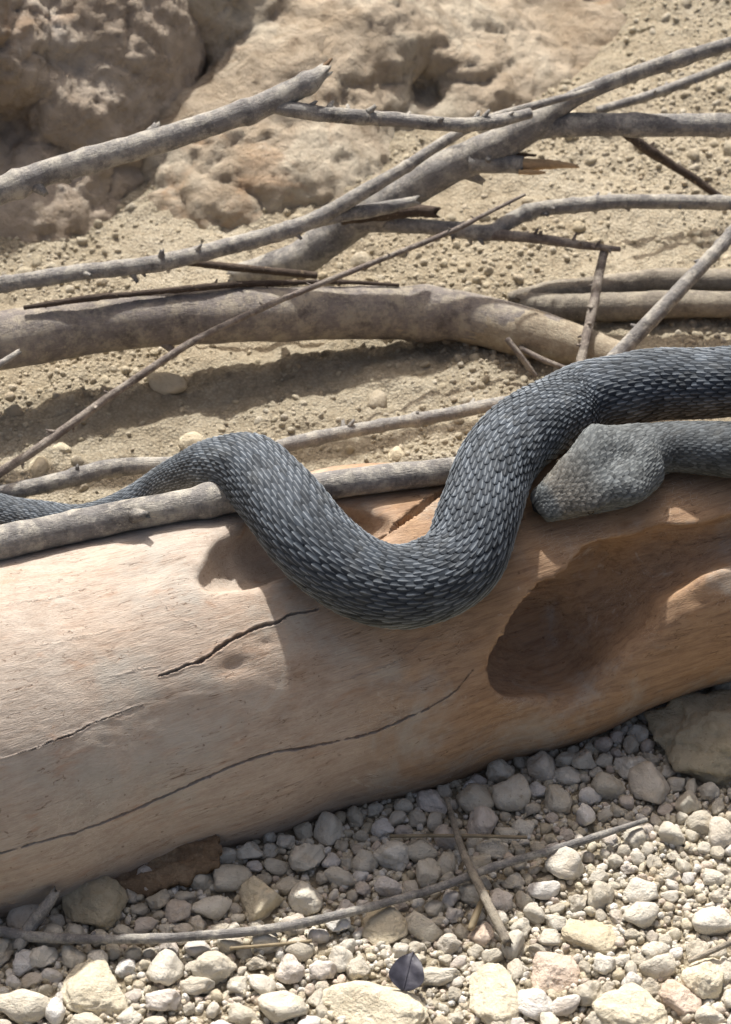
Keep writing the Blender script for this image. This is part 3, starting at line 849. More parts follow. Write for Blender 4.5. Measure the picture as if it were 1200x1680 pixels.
# ------------------------------------------------------------------ the snake
def build_snake():
    # control rows: position, half width, half height, roundness; from nose to tail
    rows = []
    def add(p, w, h): rows.append((*p, w, h))
    def on(u, v, off): return hit(log_sd, u, v, off)
    head = [(878, 836, 0.30, 0.25, 0.8), (884, 832, 0.92, 0.60, 0.9), (902, 823, 1.20, 0.86, 1.0), (926, 810, 1.54, 1.06, 1.1), (955, 794, 1.94, 1.22, 1.2), (988, 776, 2.38, 1.34, 1.3), (1018, 762, 2.52, 1.42, 1.35), (1040, 751, 2.38, 1.40, 1.4),
            (1058, 743, 2.04, 1.38, 1.4), (1076, 738, 1.72, 1.38, 1.42), (1105, 734, 1.58, 1.42, 1.45), (1150, 735, 1.64, 1.55, 1.5), (1200, 740, 1.72, 1.64, 1.58), (1270, 742, 1.8, 1.75, 1.7)]
    for u, v, w, h, off in head: add(on(u, v, off), w, h)
    p0 = np.array(rows[-1][:3])
    pR = on(1270, 628, 2.25)
    # the loop outside the picture on the right
    add(p0 + np.array([7, 0.6, 0.2]), 1.9, 1.85); add(p0 + np.array([13, 2.6, 0.2]), 2.0, 1.95); 
    add((p0 + pR) / 2 + np.array([16.5, 0.6, -0.3]), 2.15, 2.1); add(pR + np.array([12.5, -1.0, -0.2]), 2.25, 2.2); add(pR + np.array([6, 0.2, 0]), 2.3, 2.25)
    body = [(1270, 628, 61), (1200, 630, 62), (1100, 634, 63), (1010, 645, 65), (930, 672, 64), (858, 714, 64), (808, 772, 64), (789, 835, 66), (777, 885, 68), (748, 934, 68), (705, 960, 69), (655, 966, 68), (600, 955, 68), (548, 924, 68), (505, 886, 68), (474, 842, 67), (446, 802, 64)]
    for u, v, r in body:
        p = on(u, v, 2.3); rc = px2cm(p, r); p = on(u, v, rc * 0.9); add(p, rc, rc * 0.95)
    for u, v, z, r in [(408, 768, 17.4, 60), (366, 766, 16.0, 54), (322, 781, 13.4, 48), (280, 800, 10.6, 43), (225, 838, 8.4, 41), (150, 866, 7.0, 39), (80, 862, 6.4, 38), (0, 846, 6.1, 36), (-80, 826, 5.9, 32), (-180, 800, 5.6, 24), (-260, 760, 5.3, 14), (-320, 700, 5.2, 5)]:
        p = at_z(u, v, z); add(p, px2cm(p, r), px2cm(p, r) * 0.95)
    P = catmull(np.array(rows), 16)
    P, s = resample(P, 0.12)
    for _ in range(220):                                   # iron out kinks, not the head
        P[90:-1] = 0.5 * P[90:-1] + 0.25 * (P[89:-2] + P[91:])
    X, W, H = P[:, :3], P[:, 3], P[:, 4]
    T = np.gradient(X, axis=0); T /= np.linalg.norm(T, axis=1, keepdims=True)
    # the back faces away from what carries the body
    e = 0.05
    Xf = X.astype(np.float32)
    G = np.stack([(log_base(Xf + np.eye(3, dtype=np.float32)[k] * e) - log_base(Xf - np.eye(3, dtype=np.float32)[k] * e)) for k in range(3)], 1)
    G /= np.maximum(np.linalg.norm(G, axis=1, keepdims=True), 1e-6)
    up = 0.55 * G + 0.75 * np.array([0, -0.05, 1.0])
    hb = np.exp(-(s / 9.0) ** 2)[:, None]
    up = up * (1 - hb) + hb * np.array([0.12, -0.62, 0.78])
    for _ in range(60): up[1:-1] = 0.5 * up[1:-1] + 0.25 * (up[:-2] + up[2:])
    A = up - (up * T).sum(1, keepdims=True) * T; A /= np.linalg.norm(A, axis=1, keepdims=True)
    B = np.cross(T, A)
    L = s[-1]
    HEAD = 8.0                                              # head length in cm along the path

    def skin(si, th, h=0.0):
        """surface point for arc length si, angle th from the back, height h"""
        k = np.clip(si, 0, L - 1e-6)
        ip = lambda Q: np.stack([np.interp(k, s, Q[:, c]) for c in range(3)], -1)
        x, a, b = ip(X), ip(A), ip(B)
        w, hh = np.interp(k, s, W), np.interp(k, s, H)
        ct, st = np.cos(th), np.sin(th)
        n = 2.2 + 1.5 * sstep(HEAD - 0.5, HEAD - 3.0, k)
        q = (np.abs(ct) ** n + np.abs(st) ** n) ** (-1 / n)
        hd = sstep(HEAD + 0.5, HEAD - 2.5, k)
        # jaw muscles bulge either side of a shallow middle furrow, flat crown, brow ridges
        mid = np.exp(-(th / 0.34) ** 2) * np.exp(-((k - 6.3) / 1.5) ** 2) * 0.20
        jaw = np.exp(-((np.abs(th) - 1.05) / 0.5) ** 2) * np.exp(-((k - 6.0) / 1.4) ** 2) * 0.16
        brow = np.exp(-((np.abs(th) - 0.95) / 0.25) ** 2) * np.exp(-((k - 2.7) / 0.7) ** 2) * 0.10
        lip = np.exp(-((np.abs(th) - 1.72) / 0.07) ** 2) * sstep(0.3, 0.9, k) * sstep(6.2, 5.2, k) * 0.10
        q = q * (1 + hd * (jaw - mid + brow - lip))
        lump = 0.03 * np.sin(k * 0.9 + 1.7 * np.sin(k * 0.31)) * np.cos(th - 0.8) * (1 - hd)
        belly = np.where(ct < 0, 0.86, 1.0)
        y = ct * hh * q * belly * (1 + lump); z = st * w * q * (1 + lump)
        base = x + a * y[..., None] + b * z[..., None]
        nv = a * (ct / np.maximum(hh, 0.05))[..., None] + b * (st / np.maximum(w, 0.05))[..., None]
        nv /= np.linalg.norm(nv, axis=-1, keepdims=True)
        return base + nv * (h if np.isscalar(h) else h[..., None])

    # continuous body
    ss = np.concatenate([np.linspace(0, HEAD, 46), np.arange(HEAD + 0.25, L, 0.3)])
    ring = 40
    th = np.linspace(-math.pi, math.pi, ring, endpoint=False)
    SS, TH_ = np.meshgrid(ss, th, indexing='ij')
    V = skin(SS, TH_, -0.02)
    m = len(ss)
    V = np.vstack([V.reshape(-1, 3), X[0] - T[0] * 0.12, X[-1]])
    i = np.arange(m * ring).reshape(m, ring); j = np.roll(i, -1, 1)
    F = np.stack([i[:-1].ravel(), i[1:].ravel(), j[1:].ravel(), j[:-1].ravel()], 1).tolist()
    a0, b0 = m * ring, m * ring + 1
    for q in range(ring):
        F.append([a0, int(i[0, q]), int(j[0, q])]); F.append([b0, int(j[-1, q]), int(i[-1, q])])
    base = np.array([0, -7, 5.0])
    root = empty('snake', base)
    mk('body', V, F, M['skin'], root, origin=base)

    # overlapping keeled scales
    tv = np.array([0.0, 0.22, 0.45, 0.68, 0.86, 0.96, 1.0])
    wv = np.array([0.70, 0.94, 1.0, 0.97, 0.80, 0.52, 0.18])
    av = np.array([-1.0, -0.55, -0.16, 0.0, 0.16, 0.55, 1.0])
    nt, na = len(tv), len(av)
    gi = np.arange(nt * na).reshape(nt, na)
    quad = np.stack([gi[:-1, :-1].ravel(), gi[1:, :-1].ravel(), gi[1:, 1:].ravel(), gi[:-1, 1:].ravel()], 1)
    rs = np.random.default_rng(12)
    VV, CC = [], []
    def emit(sc, tc, slen, dth, lift, keel, cols, jit=1.0):
        n = len(sc)
        if n == 0: return
        tt = tv[None, :, None]; aa = av[None, None, :]
        slen = slen[:, None, None]; dth = dth[:, None, None]
        sk = rs.normal(0, 0.10, n)[:, None, None] * jit
        slen = slen * (1 + 0.07 * rs.normal(size=n)[:, None, None] * jit); dth = dth * (1 + 0.06 * rs.normal(size=n)[:, None, None] * jit)
        si = sc[:, None, None] + tt * slen + 0 * aa
        thg = tc[:, None, None] + aa * wv[None, :, None] * dth + sk * dth * tt
        lift = lift[:, None, None]; keel = keel[:, None, None]
        prof = np.interp(tv, [0, 0.5, 0.9, 1.0], [-0.35, 0.45, 1.0, 0.82])[None, :, None]
        crown = (1 - np.abs(av) ** 1.6)[None, None, :]
        kl = np.array([0, 0.06, 0.40, 1.0, 0.40, 0.06, 0])[None, None, :] * np.interp(tv, [0, 0.25, 0.85, 1], [0.2, 1, 1, 0.5])[None, :, None]
        h = lift * prof * (0.84 + 0.16 * crown) + keel * kl
        VV.append(skin(si, thg, h).reshape(-1, 3))
        edge = np.maximum(np.abs(av)[None, :] * 0.9, np.interp(tv, [0.75, 1], [0, 1])[:, None])
        edge = np.clip((edge - 0.5) / 0.5, 0, 1)
        kc = np.zeros((nt, na)); kc[:, 3] = 1; kc[:, 2] = kc[:, 4] = 0.2; kc *= np.interp(tv, [0, 0.3, 1], [0.1, 0.8, 1])[:, None]
        basec, keelc, edgec = cols
        c = basec[:, None, :] * (1 - 0.45 * edge.reshape(1, -1, 1)) 
        c = c + (edgec[:, None, :] - c) * (0.25 * edge.reshape(1, -1, 1))
        c = c + (keelc[:, None, :] - c) * (0.7 * kc.reshape(1, -1, 1))
        CC.append(c.reshape(-1, 3))
    l3 = lambda *c: np.array(lin(*c)[:3])
    def palette(sc, tc):
        n = len(sc)
        f = (rs.uniform(0.62, 1.38, n) * (0.95 + 0.45 * fbm(np.stack([sc * 0.28, tc * 1.1, 0 * sc], 1), 3, off=71)))[:, None]
        base_d = l3(42, 48, 55); base_p = l3(72, 79, 86)
        tailw = sstep(36, 60, sc)[:, None]                 # greyer, paler keels towards the tail
        side = sstep(1.25, 1.95, np.abs(tc))[:, None]
        c = (base_d * (1 - 0.35 * tailw) + base_p * 0.45 * tailw) * f
        c = c * (1 - 0.6 * side) + l3(92, 92, 82) * 0.6 * side * f
        hd = (0.45 * sstep(HEAD + 16, HEAD + 2, sc) + 0.55 * sstep(HEAD + 3, HEAD - 2, sc))[:, None]
        c = c * (1 - 0.8 * hd) + l3(102, 106, 106) * 0.8 * hd * f
        sn = sstep(4.2, 1.6, sc)[:, None] * sstep(0.6, 1.1, sc)[:, None]
        c = c * (1 - 0.4 * sn) + l3(130, 118, 100) * 0.4 * sn * f
        k = l3(76, 84, 92) * (1 - tailw) + l3(158, 164, 168) * tailw
        k = k * (1 - hd) + l3(126, 129, 126) * hd
        k = np.repeat(k, 1, 0) * f * np.ones((n, 1))
        return c, k, np.maximum(c * 1.35, l3(58, 63, 68))
    # body rows (after the neck); pitch follows the girth
    NC = 30
    sc_l, tc_l, sl_l, dt_l = [], [], [], []
    q = HEAD - 0.4; it = 0
    while q < L - 0.6:
        r = 0.5 * (np.interp(q, s, W) + np.interp(q, s, H))
        pitch = max(0.06, (2 * math.pi * r / NC) * 0.86)
        o = 0.5 * (it % 2)
        for c in range(NC):
            t = (c + o) / NC * 2 * math.pi - math.pi
            if abs(t) < 2.35:
                sc_l.append(q + rs.normal(0, 0.06) * pitch); tc_l.append(t + rs.normal(0, 0.012)); sl_l.append(pitch * 2.3); dt_l.append(2 * math.pi / NC * 0.52)
        q += pitch; it += 1
    sc, tc, sl, dt = map(np.array, (sc_l, tc_l, sl_l, dt_l))
    r = np.interp(sc, s, W)
    neck = sstep(HEAD + 10, HEAD, sc)
    tailw = sstep(36, 58, sc)
    emit(sc, tc, sl * (1 - 0.10 * tailw), dt * (1 - 0.12 * tailw), 0.062 * r / 2.3 * (1 + 0.5 * rs.uniform(-1, 1, len(sc)) * 0.6), (0.020 + 0.03 * tailw) * r / 2.3 + 0.008 * neck, palette(sc, tc))
    # ventral plates along the belly
    vs = np.arange(HEAD, L - 1, 0.62)
    rv = np.interp(vs, s, W)
    for sg in (-1, 1):
        emit(vs, np.full(len(vs), sg * 2.72), np.full(len(vs), 0.95), np.full(len(vs), 0.42), 0.03 * rv / 2.3, 0.0 * rv, 
             (np.repeat(l3(104, 104, 96)[None], len(vs), 0), np.repeat(l3(104, 104, 96)[None], len(vs), 0), np.repeat(l3(128, 126, 112)[None], len(vs), 0)), 0)
    # small scales of the head
    sc_l, tc_l, sl_l, dt_l = [], [], [], []
    q = 0.1; it = 0
    while q < HEAD - 0.1:
        f = q / HEAD
        nc = int(24 + 18 * min(1, f * 1.6)); pitch = 0.12 + 0.11 * f
        for c in range(nc):
            t = (c + 0.5 * (it % 2)) / nc * 2 * math.pi - math.pi
            if abs(t) < 2.5:
                sc_l.append(q + rs.normal(0, 0.1) * pitch); tc_l.append(t + rs.normal(0, 0.02)); sl_l.append(pitch * 2.4); dt_l.append(2 * math.pi / nc * 0.55)
        q += pitch; it += 1
    sc, tc, sl, dt = map(np.array, (sc_l, tc_l, sl_l, dt_l))
    emit(sc, tc, sl, dt, 0.045 + 0.02 * rs.uniform(-1, 1, len(sc)), 0.016 + 0.024 * sstep(2, 7, sc), palette(sc, tc))
    V = np.vstack(VV); C = np.vstack(CC)
    n = len(V) // (nt * na)
    F = (quad[None] + (np.arange(n) * nt * na)[:, None, None]).reshape(-1, 4)
    o = mk('scales', V, F, M['scale'], root, origin=base, attrs={'tone': ('FLOAT_COLOR', C)})
    o['kind'] = 'stuff'
    # eyes under the brow
    for sg in (-1, 1):
        c = skin(np.array([2.75]), np.array([sg * 1.22]), -0.06)[0]
        uu = np.linspace(0, math.pi, 9); vv_ = np.linspace(0, 2 * math.pi, 14, endpoint=False)
        SV = np.array([[math.sin(a) * math.cos(b), math.sin(a) * math.sin(b), math.cos(a)] for a in uu for b in vv_]) * 0.24 + c
        ii = np.arange(9 * 14).reshape(9, 14); jj = np.roll(ii, -1, 1)
        SF = np.stack([ii[:-1].ravel(), ii[1:].ravel(), jj[1:].ravel(), jj[:-1].ravel()], 1)
        mk('eye', SV, SF, M['eye'], root, origin=base)
    tag(root, 'dark grey-blue viper with keeled scales, coiled over the driftwood log', 'snake')

build_snake()

# ------------------------------------------------------------------ stones
def ico(sub):
    import bmesh
    bm = bmesh.new(); bmesh.ops.create_icosphere(bm, subdivisions=sub, radius=1.0)
    V = np.array([v.co[:] for v in bm.verts]); F = np.array([[v.index for v in f.verts] for f in bm.faces]); bm.free()
    return V, F
ICO = {k: ico(k) for k in (1, 2, 3, 4, 5)}

def stone_shape(sub, seed, planes=9, rough=0.10, edge=0.16, flat=0.8):
    V, F = ICO[sub]
    rs = np.random.default_rng(seed)
    n = rs.normal(size=(planes, 3)); n /= np.linalg.norm(n, axis=1, keepdims=True)
    d = rs.uniform(0.62, 1.0, planes)
    c = np.maximum(V @ n.T, 1e-3)
    r = np.minimum(d / c, 1.6)
    r = -edge * np.log(np.exp(-r / edge).sum(1) + np.exp(-1.12 / edge))
    P = V * r[:, None]
    P = P * (1 + rough * fbm(V * 1.3 + seed, 4, 0.55)[:, None] * 1.4 + 0.35 * rough * fbm(V * 5 + seed, 2)[:, None])
    P[:, 2] *= flat
    P /= np.abs(P).max(0) * np.array([1, 1, 1 / flat])
    return P, F

placed = []     # (x, y, r) of stones on the front gravel
def big_stone(u, v, w, h, name, label, mat, seed, sub=4, flat=0.75, rough=0.12, rot=0.0, sink=0.35, cat='stone', planes=9, group=None, hz=0.0, edge=0.14):
    p = at_g(u, v, hz)
    a = px2cm(p, w) / 2; b = px2cm(p, h) / 2
    # seen from 46 degrees above, the picture height mixes depth and height
    dep = b / (0.72 + 0.35 * flat)
    P, F = stone_shape(sub, seed, planes, rough, edge, 1.0)
    P = P * np.array([a, dep * 1.12, max(dep, a * 0.55) * flat])
    c, s_ = math.cos(rot), math.sin(rot)
    P = P @ np.array([[c, s_, 0], [-s_, c, 0], [0, 0, 1]])
    zg = float(soil(np.array([p[0]]), np.array([p[1]]))[0])
    zc = zg + P[:, 2].max() * (1 - 2 * sink) + hz
    q = at_z(u, v, zc); 
    zg = float(soil(np.array([q[0]]), np.array([q[1]]))[0]); zc = zg + P[:, 2].max() * (1 - 2 * sink) + hz
    q = at_z(u, v, zc)
    o = mk(name, P + q, F, mat, origin=np.array([q[0], q[1], q[2] - P[:, 2].max()]))
    tag(o, label, cat, group)
    placed.append((q[0], q[1], 0.88 * max(a, dep)))
    return o

ST, PK, TA, PL, GY = M['stone'], M['stone_pink'], M['stone_tan'], M['stone_pale'], M['stone_grey']
BIG = [
    (1175, 1216, 235, 180, 'boulder', 'large rough grey-tan boulder wedged under the forked end of the log', GY, 3, 5, 0.8),
    (150, 1480, 122, 105, 'stone', 'large smooth grey-tan rounded stone touching the log beside the bark slab', GY, 5, 5, 0.8),
    (158, 1628, 118, 112, 'stone', 'large crumbly beige stone in front of the long grey twig', PL, 8, 5, 0.5),
    (970, 1536, 104, 66, 'stone', 'flat oval beige slab beside the pinkish angular stone', TA, 12, 5, 0.5),
    (905, 1594, 98, 76, 'stone', 'pinkish angular flat stone next to the oval beige slab', PK, 14, 5, 0.55),
    (790, 1537, 46, 44, 'stone', 'small orange-pink pebble at the lower end of the pale stick', PK, 17, 4, 0.8),
    (630, 1656, 222, 92, 'stone', 'long flat cream slab below the dark leaf', PL, 21, 5, 0.5),
    (806, 1640, 96, 112, 'stone', 'cream block with rough top above the bottom cream stones', PL, 23, 5, 0.5),
    (1035, 1662, 128, 84, 'stone', 'big rounded cream stone beside the pinkish-grey lump', PL, 26, 5, 0.65),
    (1112, 1640, 78, 70, 'stone', 'pinkish-grey lumpy stone between two cream stones', PK, 29, 5, 0.75),
    (1152, 1602, 76, 88, 'stone', 'knobbly cream stone below the short twig', PL, 31, 5, 0.7),
    (628, 1518, 96, 76, 'stone', 'wide beige stone under the long grey twig', TA, 35, 5, 0.55),
    (430, 1478, 78, 84, 'stone', 'nodular two-lobed beige stone leaning on an angular one', TA, 37, 5, 0.8),
]
for (u, v, w, h, nm, lb, mt, sd, sub, fl) in BIG:
    big_stone(u, v, w, h, nm, lb, mt, sd, sub, fl, rot=rnd.uniform(-0.15, 0.15), rough=0.26 if nm == 'boulder' else 0.17, edge=0.05, planes=12)

MID = [(985, 1471, 50, 46), (1052, 1500, 58, 48), (503, 1474, 58, 68), (348, 1490, 66, 46), (502, 1406, 62, 62), (540, 1362, 50, 60), (780, 1310, 66, 56), (960, 1248, 46, 46),
       (1068, 1287, 68, 76), (375, 1440, 76, 56), (332, 1442, 42, 54), (272, 1590, 60, 72), (325, 1615, 58, 40), (268, 1640, 58, 52), (355, 1590, 80, 60), (430, 1615, 46, 50), (490, 1555, 52, 50),
       (410, 1398, 50, 42), (470, 1380, 30, 42), (735, 1375, 46, 44), (690, 1395, 60, 48), (810, 1395, 58, 36), (930, 1420, 70, 56), (820, 1475, 44, 50), (880, 1500, 42, 36), (745, 1500, 30, 32),
       (1000, 1290, 56, 50), (1130, 1318, 45, 44), (1180, 1370, 50, 62), (1105, 1370, 48, 44), (1150, 1350, 52, 40), (1180, 1470, 36, 30), (1168, 1440, 46, 36), (1120, 1420, 30, 36),
       (40, 1580, 44, 46), (70, 1570, 54, 48), (24, 1612, 28, 28), (205, 1530, 40, 28), (236, 1520, 46, 28), (300, 1525, 34, 24), (385, 1525, 36, 30), (355, 1527, 50, 24), (560, 1575, 44, 46), (530, 1590, 46, 44),
       (630, 1360, 40, 36), (585, 1342, 34, 40), (520, 1320, 40, 44), (845, 1590, 30, 52), (880, 1650, 70, 50), (925, 1650, 62, 34), (990, 1580, 40, 46), (1075, 1560, 44, 36), (720, 1600, 70, 40), (740, 1550, 46, 40),
       (590, 1590, 42, 40), (1010, 1415, 30, 28), (640, 1455, 50, 36), (560, 1440, 58, 36), (600, 1415, 44, 40), (1190, 1590, 40, 60), (40, 1650, 90, 60), (1165, 1668, 50, 40), (460, 1650, 90, 66), (395, 1665, 60, 40)]
PEB = []
for k in range(16):
    P, F = stone_shape(4 if k < 6 else 3, 200 + k * 7, planes=rnd.choice([7, 9, 11, 14]), rough=rnd.uniform(0.14, 0.24), edge=rnd.uniform(0.015, 0.055), flat=1.0)
    me = mesh_from('pebble', P / S * S, F); me.materials.append(ST); PEB.append(me)

def where(x, y, r):
    d = np.array([x, y, 0.4]) - CAM; zc = d @ FWD
    u = 600 + FPX * (d @ RIGHT) / zc; v = 840 - FPX * (d @ UPV) / zc
    tv = np.interp(u, [0, 150, 300, 450, 560, 700, 830, 950, 1062, 1200], [1528, 1541, 1537, 1523, 1500, 1462, 1416, 1382, 1345, 1300])   # the long twig
    size = 'large pale limestone pebble' if r > 0.85 else 'small pale limestone pebble'
    spot = 'in the shaded gravel between the log and the long grey twig' if v < tv else 'on the open gravel in front of the long grey twig'
    return size + ' ' + spot

def pebble(x, y, zc, a, b, c, rot, label=None, group=None, name='pebble'):
    label = label or where(x, y, math.sqrt(a * b)); group = group or label.replace('pebble', 'pebbles')
    o = bpy.data.objects.new(name, rnd.choice(PEB)); col.objects.link(o)
    o.location = Vector((x * S, y * S, zc * S)); o.scale = (a, b, c); o.rotation_euler = rot
    tag(o, label, 'pebble', group); return o

n_pebbles = 0
for (u, v, w, h) in MID:
    p = at_g(u, v, 0.3); a = px2cm(p, w) / 2 * 1.04; b = px2cm(p, h) / 2 / 0.92
    if float(log_sd(np.array([[p[0], p[1], p[2] + 0.6]], np.float32))[0]) < 0.5 * a: continue
    zg = float(soil(np.array([p[0]]), np.array([p[1]]))[0]); c = min(a, b) * 0.85
    q = at_z(u, v, zg + c * 0.55)
    pebble(q[0], q[1], zg + c * 0.55, a, b, c, (rnd.uniform(-0.3, 0.3), rnd.uniform(-0.3, 0.3), rnd.uniform(-0.25, 0.25)))
    placed.append((q[0], q[1], 0.9 * math.sqrt(a * b))); n_pebbles += 1

# dart throwing: fill the front gravel with ever smaller stones
def fill(radii, lo, hi, tries, density=None, log_clear=True, slack=0.92):
    cell = 1.6
    grid = {}
    def key(x, y): return (int(math.floor(x / cell)), int(math.floor(y / cell)))
    def put(x, y, r):
        k0, k1 = key(x - r, y - r), key(x + r, y + r)
        for a in range(k0[0], k1[0] + 1):
            for b in range(k0[1], k1[1] + 1): grid.setdefault((a, b), []).append((x, y, r))
    for t in placed: put(*t)
    out = []
    for r0, r1, n in radii:
        X = rng.uniform(lo[0], hi[0], n); Y = rng.uniform(lo[1], hi[1], n); R = rng.uniform(r0, r1, n)
        ok = np.ones(n, bool)
        if log_clear:
            zz = soil(X, Y) + R * 0.6
            ok &= log_sd(np.stack([X, Y, zz], 1).astype(np.float32)) > R * 0.35
        if density is not None: ok &= rng.random(n) < density(X, Y, R)
        for x, y, r in zip(X[ok], Y[ok], R[ok]):
            hitit = False
            k0, k1 = key(x - r, y - r), key(x + r, y + r)
            for a in range(k0[0], k1[0] + 1):
                for b in range(k0[1], k1[1] + 1):
                    for (px, py, pr) in grid.get((a, b), ()):
                        dd = (r + pr) * slack
                        if (px - x) ** 2 + (py - y) ** 2 < dd * dd: hitit = True; break
                    if hitit: break
                if hitit: break
            if not hitit: put(x, y, r); out.append((x, y, r))
    return out

def gravel_density(X, Y, R):
    fine = fbm(np.stack([X * 0.11, Y * 0.11, 0 * X], 1), 2, off=31)
    fine = fine + 0.55 * sstep(6, 18, X) * sstep(-15, -19, Y) * sstep(-30, -24, Y)
    return np.where(R > 0.55, np.clip(0.75 - 1.6 * fine, 0.03, 1), 1.0)

front = fill([(0.85, 1.3, 900), (0.6, 0.85, 3500), (0.42, 0.6, 8000), (0.28, 0.42, 14000), (0.17, 0.28, 22000)], (-32, -40), (32, -3), 0, gravel_density, slack=0.84)
vis = []
for k, (x, y, r) in enumerate(front):
    d = np.array([x, y, 0]) - CAM; zc = d @ FWD
    u = 600 + FPX * (d @ RIGHT) / zc; v = 840 - FPX * (d @ UPV) / zc
    if -20 < u < 1220 and v < 1700 and v > 1500 - 0.36 * u: vis.append((r, k))
vis.sort(reverse=True)
own = set(k for r, k in vis[:max(0, 296 - n_pebbles)])

TONES = np.array([lin(*c)[:3] for c in [(194, 185, 164), (206, 197, 176), (213, 206, 189), (218, 211, 197), (200, 189, 168), (207, 193, 177), (190, 182, 166), (224, 220, 210), (197, 186, 162)]])
SMALL = {0: [stone_shape(2, 1300 + k, 6, 0.34, 0.05, 1.0) for k in range(10)], 1: [stone_shape(1, 900 + k, 7, 0.16, 0.07, 1.0) for k in range(12)], 2: [stone_shape(2, 700 + k, 8, 0.14, 0.06, 1.0) for k in range(14)]}
def rotm(n):
    q = rng.normal(size=(n, 4)); q /= np.linalg.norm(q, axis=1, keepdims=True)
    w, x, y, z = q.T
    return np.stack([1 - 2 * (y * y + z * z), 2 * (x * y - z * w), 2 * (x * z + y * w), 2 * (x * y + z * w), 1 - 2 * (x * x + z * z), 2 * (y * z - x * w), 2 * (x * z - y * w), 2 * (y * z + x * w), 1 - 2 * (x * x + y * y)], 1).reshape(-1, 3, 3)

def stone_mass(name, items, label, sandy=0.0, lift=0.35):
    """many small stones as one object; items: x y r"""
    Vs, Fs, Cs, o = [], [], [], 0
    A = np.array(items); zg = soil(A[:, 0], A[:, 1])
    Rm = rotm(len(A))
    for k, (x, y, r) in enumerate(A):
        P, F = rnd.choice(SMALL[1 if r < 0.26 else (0 if sandy else 2)])
        sc = r * np.array([rnd.uniform(0.9, 1.3), rnd.uniform(0.8, 1.1), rnd.uniform(0.65, 0.95)])
        Q = (P * sc) @ Rm[k].T
        Vs.append(Q + np.array([x, y, zg[k] + r * lift])); Fs.append(F + o); o += len(P)
        t = TONES[rnd.randrange(len(TONES))] * rnd.uniform(0.85, 1.08)
        if sandy: t = t * (1 - sandy) + sandy * np.array(lin(174, 163, 140)[:3])
        Cs.append(np.repeat(t[None], len(P), 0))
    ob = mk(name, np.vstack(Vs), np.vstack(Fs), M['stone_v'], origin=(0, 0, 0), attrs={'tone': ('FLOAT_COLOR', np.vstack(Cs))})
    ob['kind'] = 'stuff'; ob['label'] = label; ob['category'] = 'gravel'
    return ob

rest_items = []
zf_all = soil(np.array([f[0] for f in front]), np.array([f[1] for f in front]))
for k, (x, y, r) in enumerate(front):
    if k in own:
        a, b = r * rnd.uniform(1.0, 1.3), r * rnd.uniform(0.85, 1.1); c = r * rnd.uniform(0.7, 0.95)
        pebble(x, y, zf_all[k] + c * 0.5, a, b, c, (rnd.uniform(-0.5, 0.5), rnd.uniform(-0.5, 0.5), rnd.uniform(0, 6.28)))
    else: rest_items.append((x, y, r))
bx = rng.uniform(-33, 33, 15000); by = rng.uniform(-41, -2, 15000); br = rng.uniform(0.12, 0.3, 15000)
bok = log_sd(np.stack([bx, by, soil(bx, by) + 0.1], 1).astype(np.float32)) > 0
rest_items += list(zip(bx[bok], by[bok], br[bok]))
stone_mass('gravel', rest_items, 'fine pale gravel and grit filling the gaps between the pebbles')

# crumbs and clods on the soil behind
placed_front = placed; placed = []
def back_density(X, Y, R):
    cl = fbm(np.stack([X * 0.09, Y * 0.09, 0 * X + 4], 1), 3, off=41)
    far = sstep(40, 60, Y) * sstep(5, 25, X)
    return np.clip(0.40 + 2.4 * cl + 0.5 * far, 0.05, 1) * np.where(R > 0.4, 0.6, 1.0)
back = fill([(0.6, 1.0, 200), (0.35, 0.6, 2000), (0.2, 0.35, 14000), (0.1, 0.2, 30000)], (-34, 2), (38, 95), 0, back_density)
stone_mass('rubble', back, 'small sandy clods and crumbs scattered over the soil behind the log', sandy=0.8, lift=-0.05)

for (u, v, w, h, lb) in [(316, 726, 46, 38, 'rounded pale stone on the soil behind the snake hump'), (64, 768, 38, 48, 'upright pale stone on the soil below the long thin twig'),
                         (102, 735, 40, 26, 'flat sandy stone in the thick branch shadow near the long thin twig'), (268, 630, 80, 44, 'sandy flat stone in the thick branch shadow'),
                         (650, 745, 30, 30, 'small pale stone on the soil above the smooth grey branch')]:
    big_stone(u, v, w, h, 'stone', lb, TA, u + v, 4, 0.7)

# ------------------------------------------------------------------ small things on the gravel
def strip(C): return [(*at_g(u, v, h), px2cm(at_g(u, v, h), r)) for u, v, h, r in C]
branch('long_twig', strip([(-40, 1520, 1.2, 8), (15, 1530, 1.3, 9), (60, 1537, 1.4, 9), (150, 1541, 1.4, 8), (300, 1537, 1.4, 8), (450, 1523, 1.4, 8), (560, 1500, 1.4, 8), (700, 1462, 1.4, 7), (830, 1416, 1.4, 7), (950, 1382, 1.3, 7), (1062, 1345, 1.2, 4)]), BK,
       'long thin grey twig lying across the gravel below the log', cat='twig', ring=10, rough=0.12, buds=7, knots=5)
branch('pale_stick', strip([(733, 1310, 1.0, 4), (755, 1385, 1.6, 6), (775, 1430, 1.9, 7), (805, 1490, 1.8, 8), (832, 1545, 1.3, 8)]), TN, 'short pale stick crossing over the long thin grey twig', cat='stick', ring=10, rough=0.1, knots=3, cap1='broken')
branch('straw', strip([(640, 1372, 1.2, 3), (740, 1371, 1.4, 3), (865, 1374, 1.3, 3)]), M['straw'], 'straight dry straw lying on the shaded gravel behind the pale stick', cat='straw', ring=7, rough=0.05)
branch('straw', strip([(378, 1556, 1.0, 3), (440, 1551, 1.1, 3), (512, 1544, 1.0, 3)]), M['straw'], 'short dry straw just below the long grey twig', cat='straw', ring=7, rough=0.05)
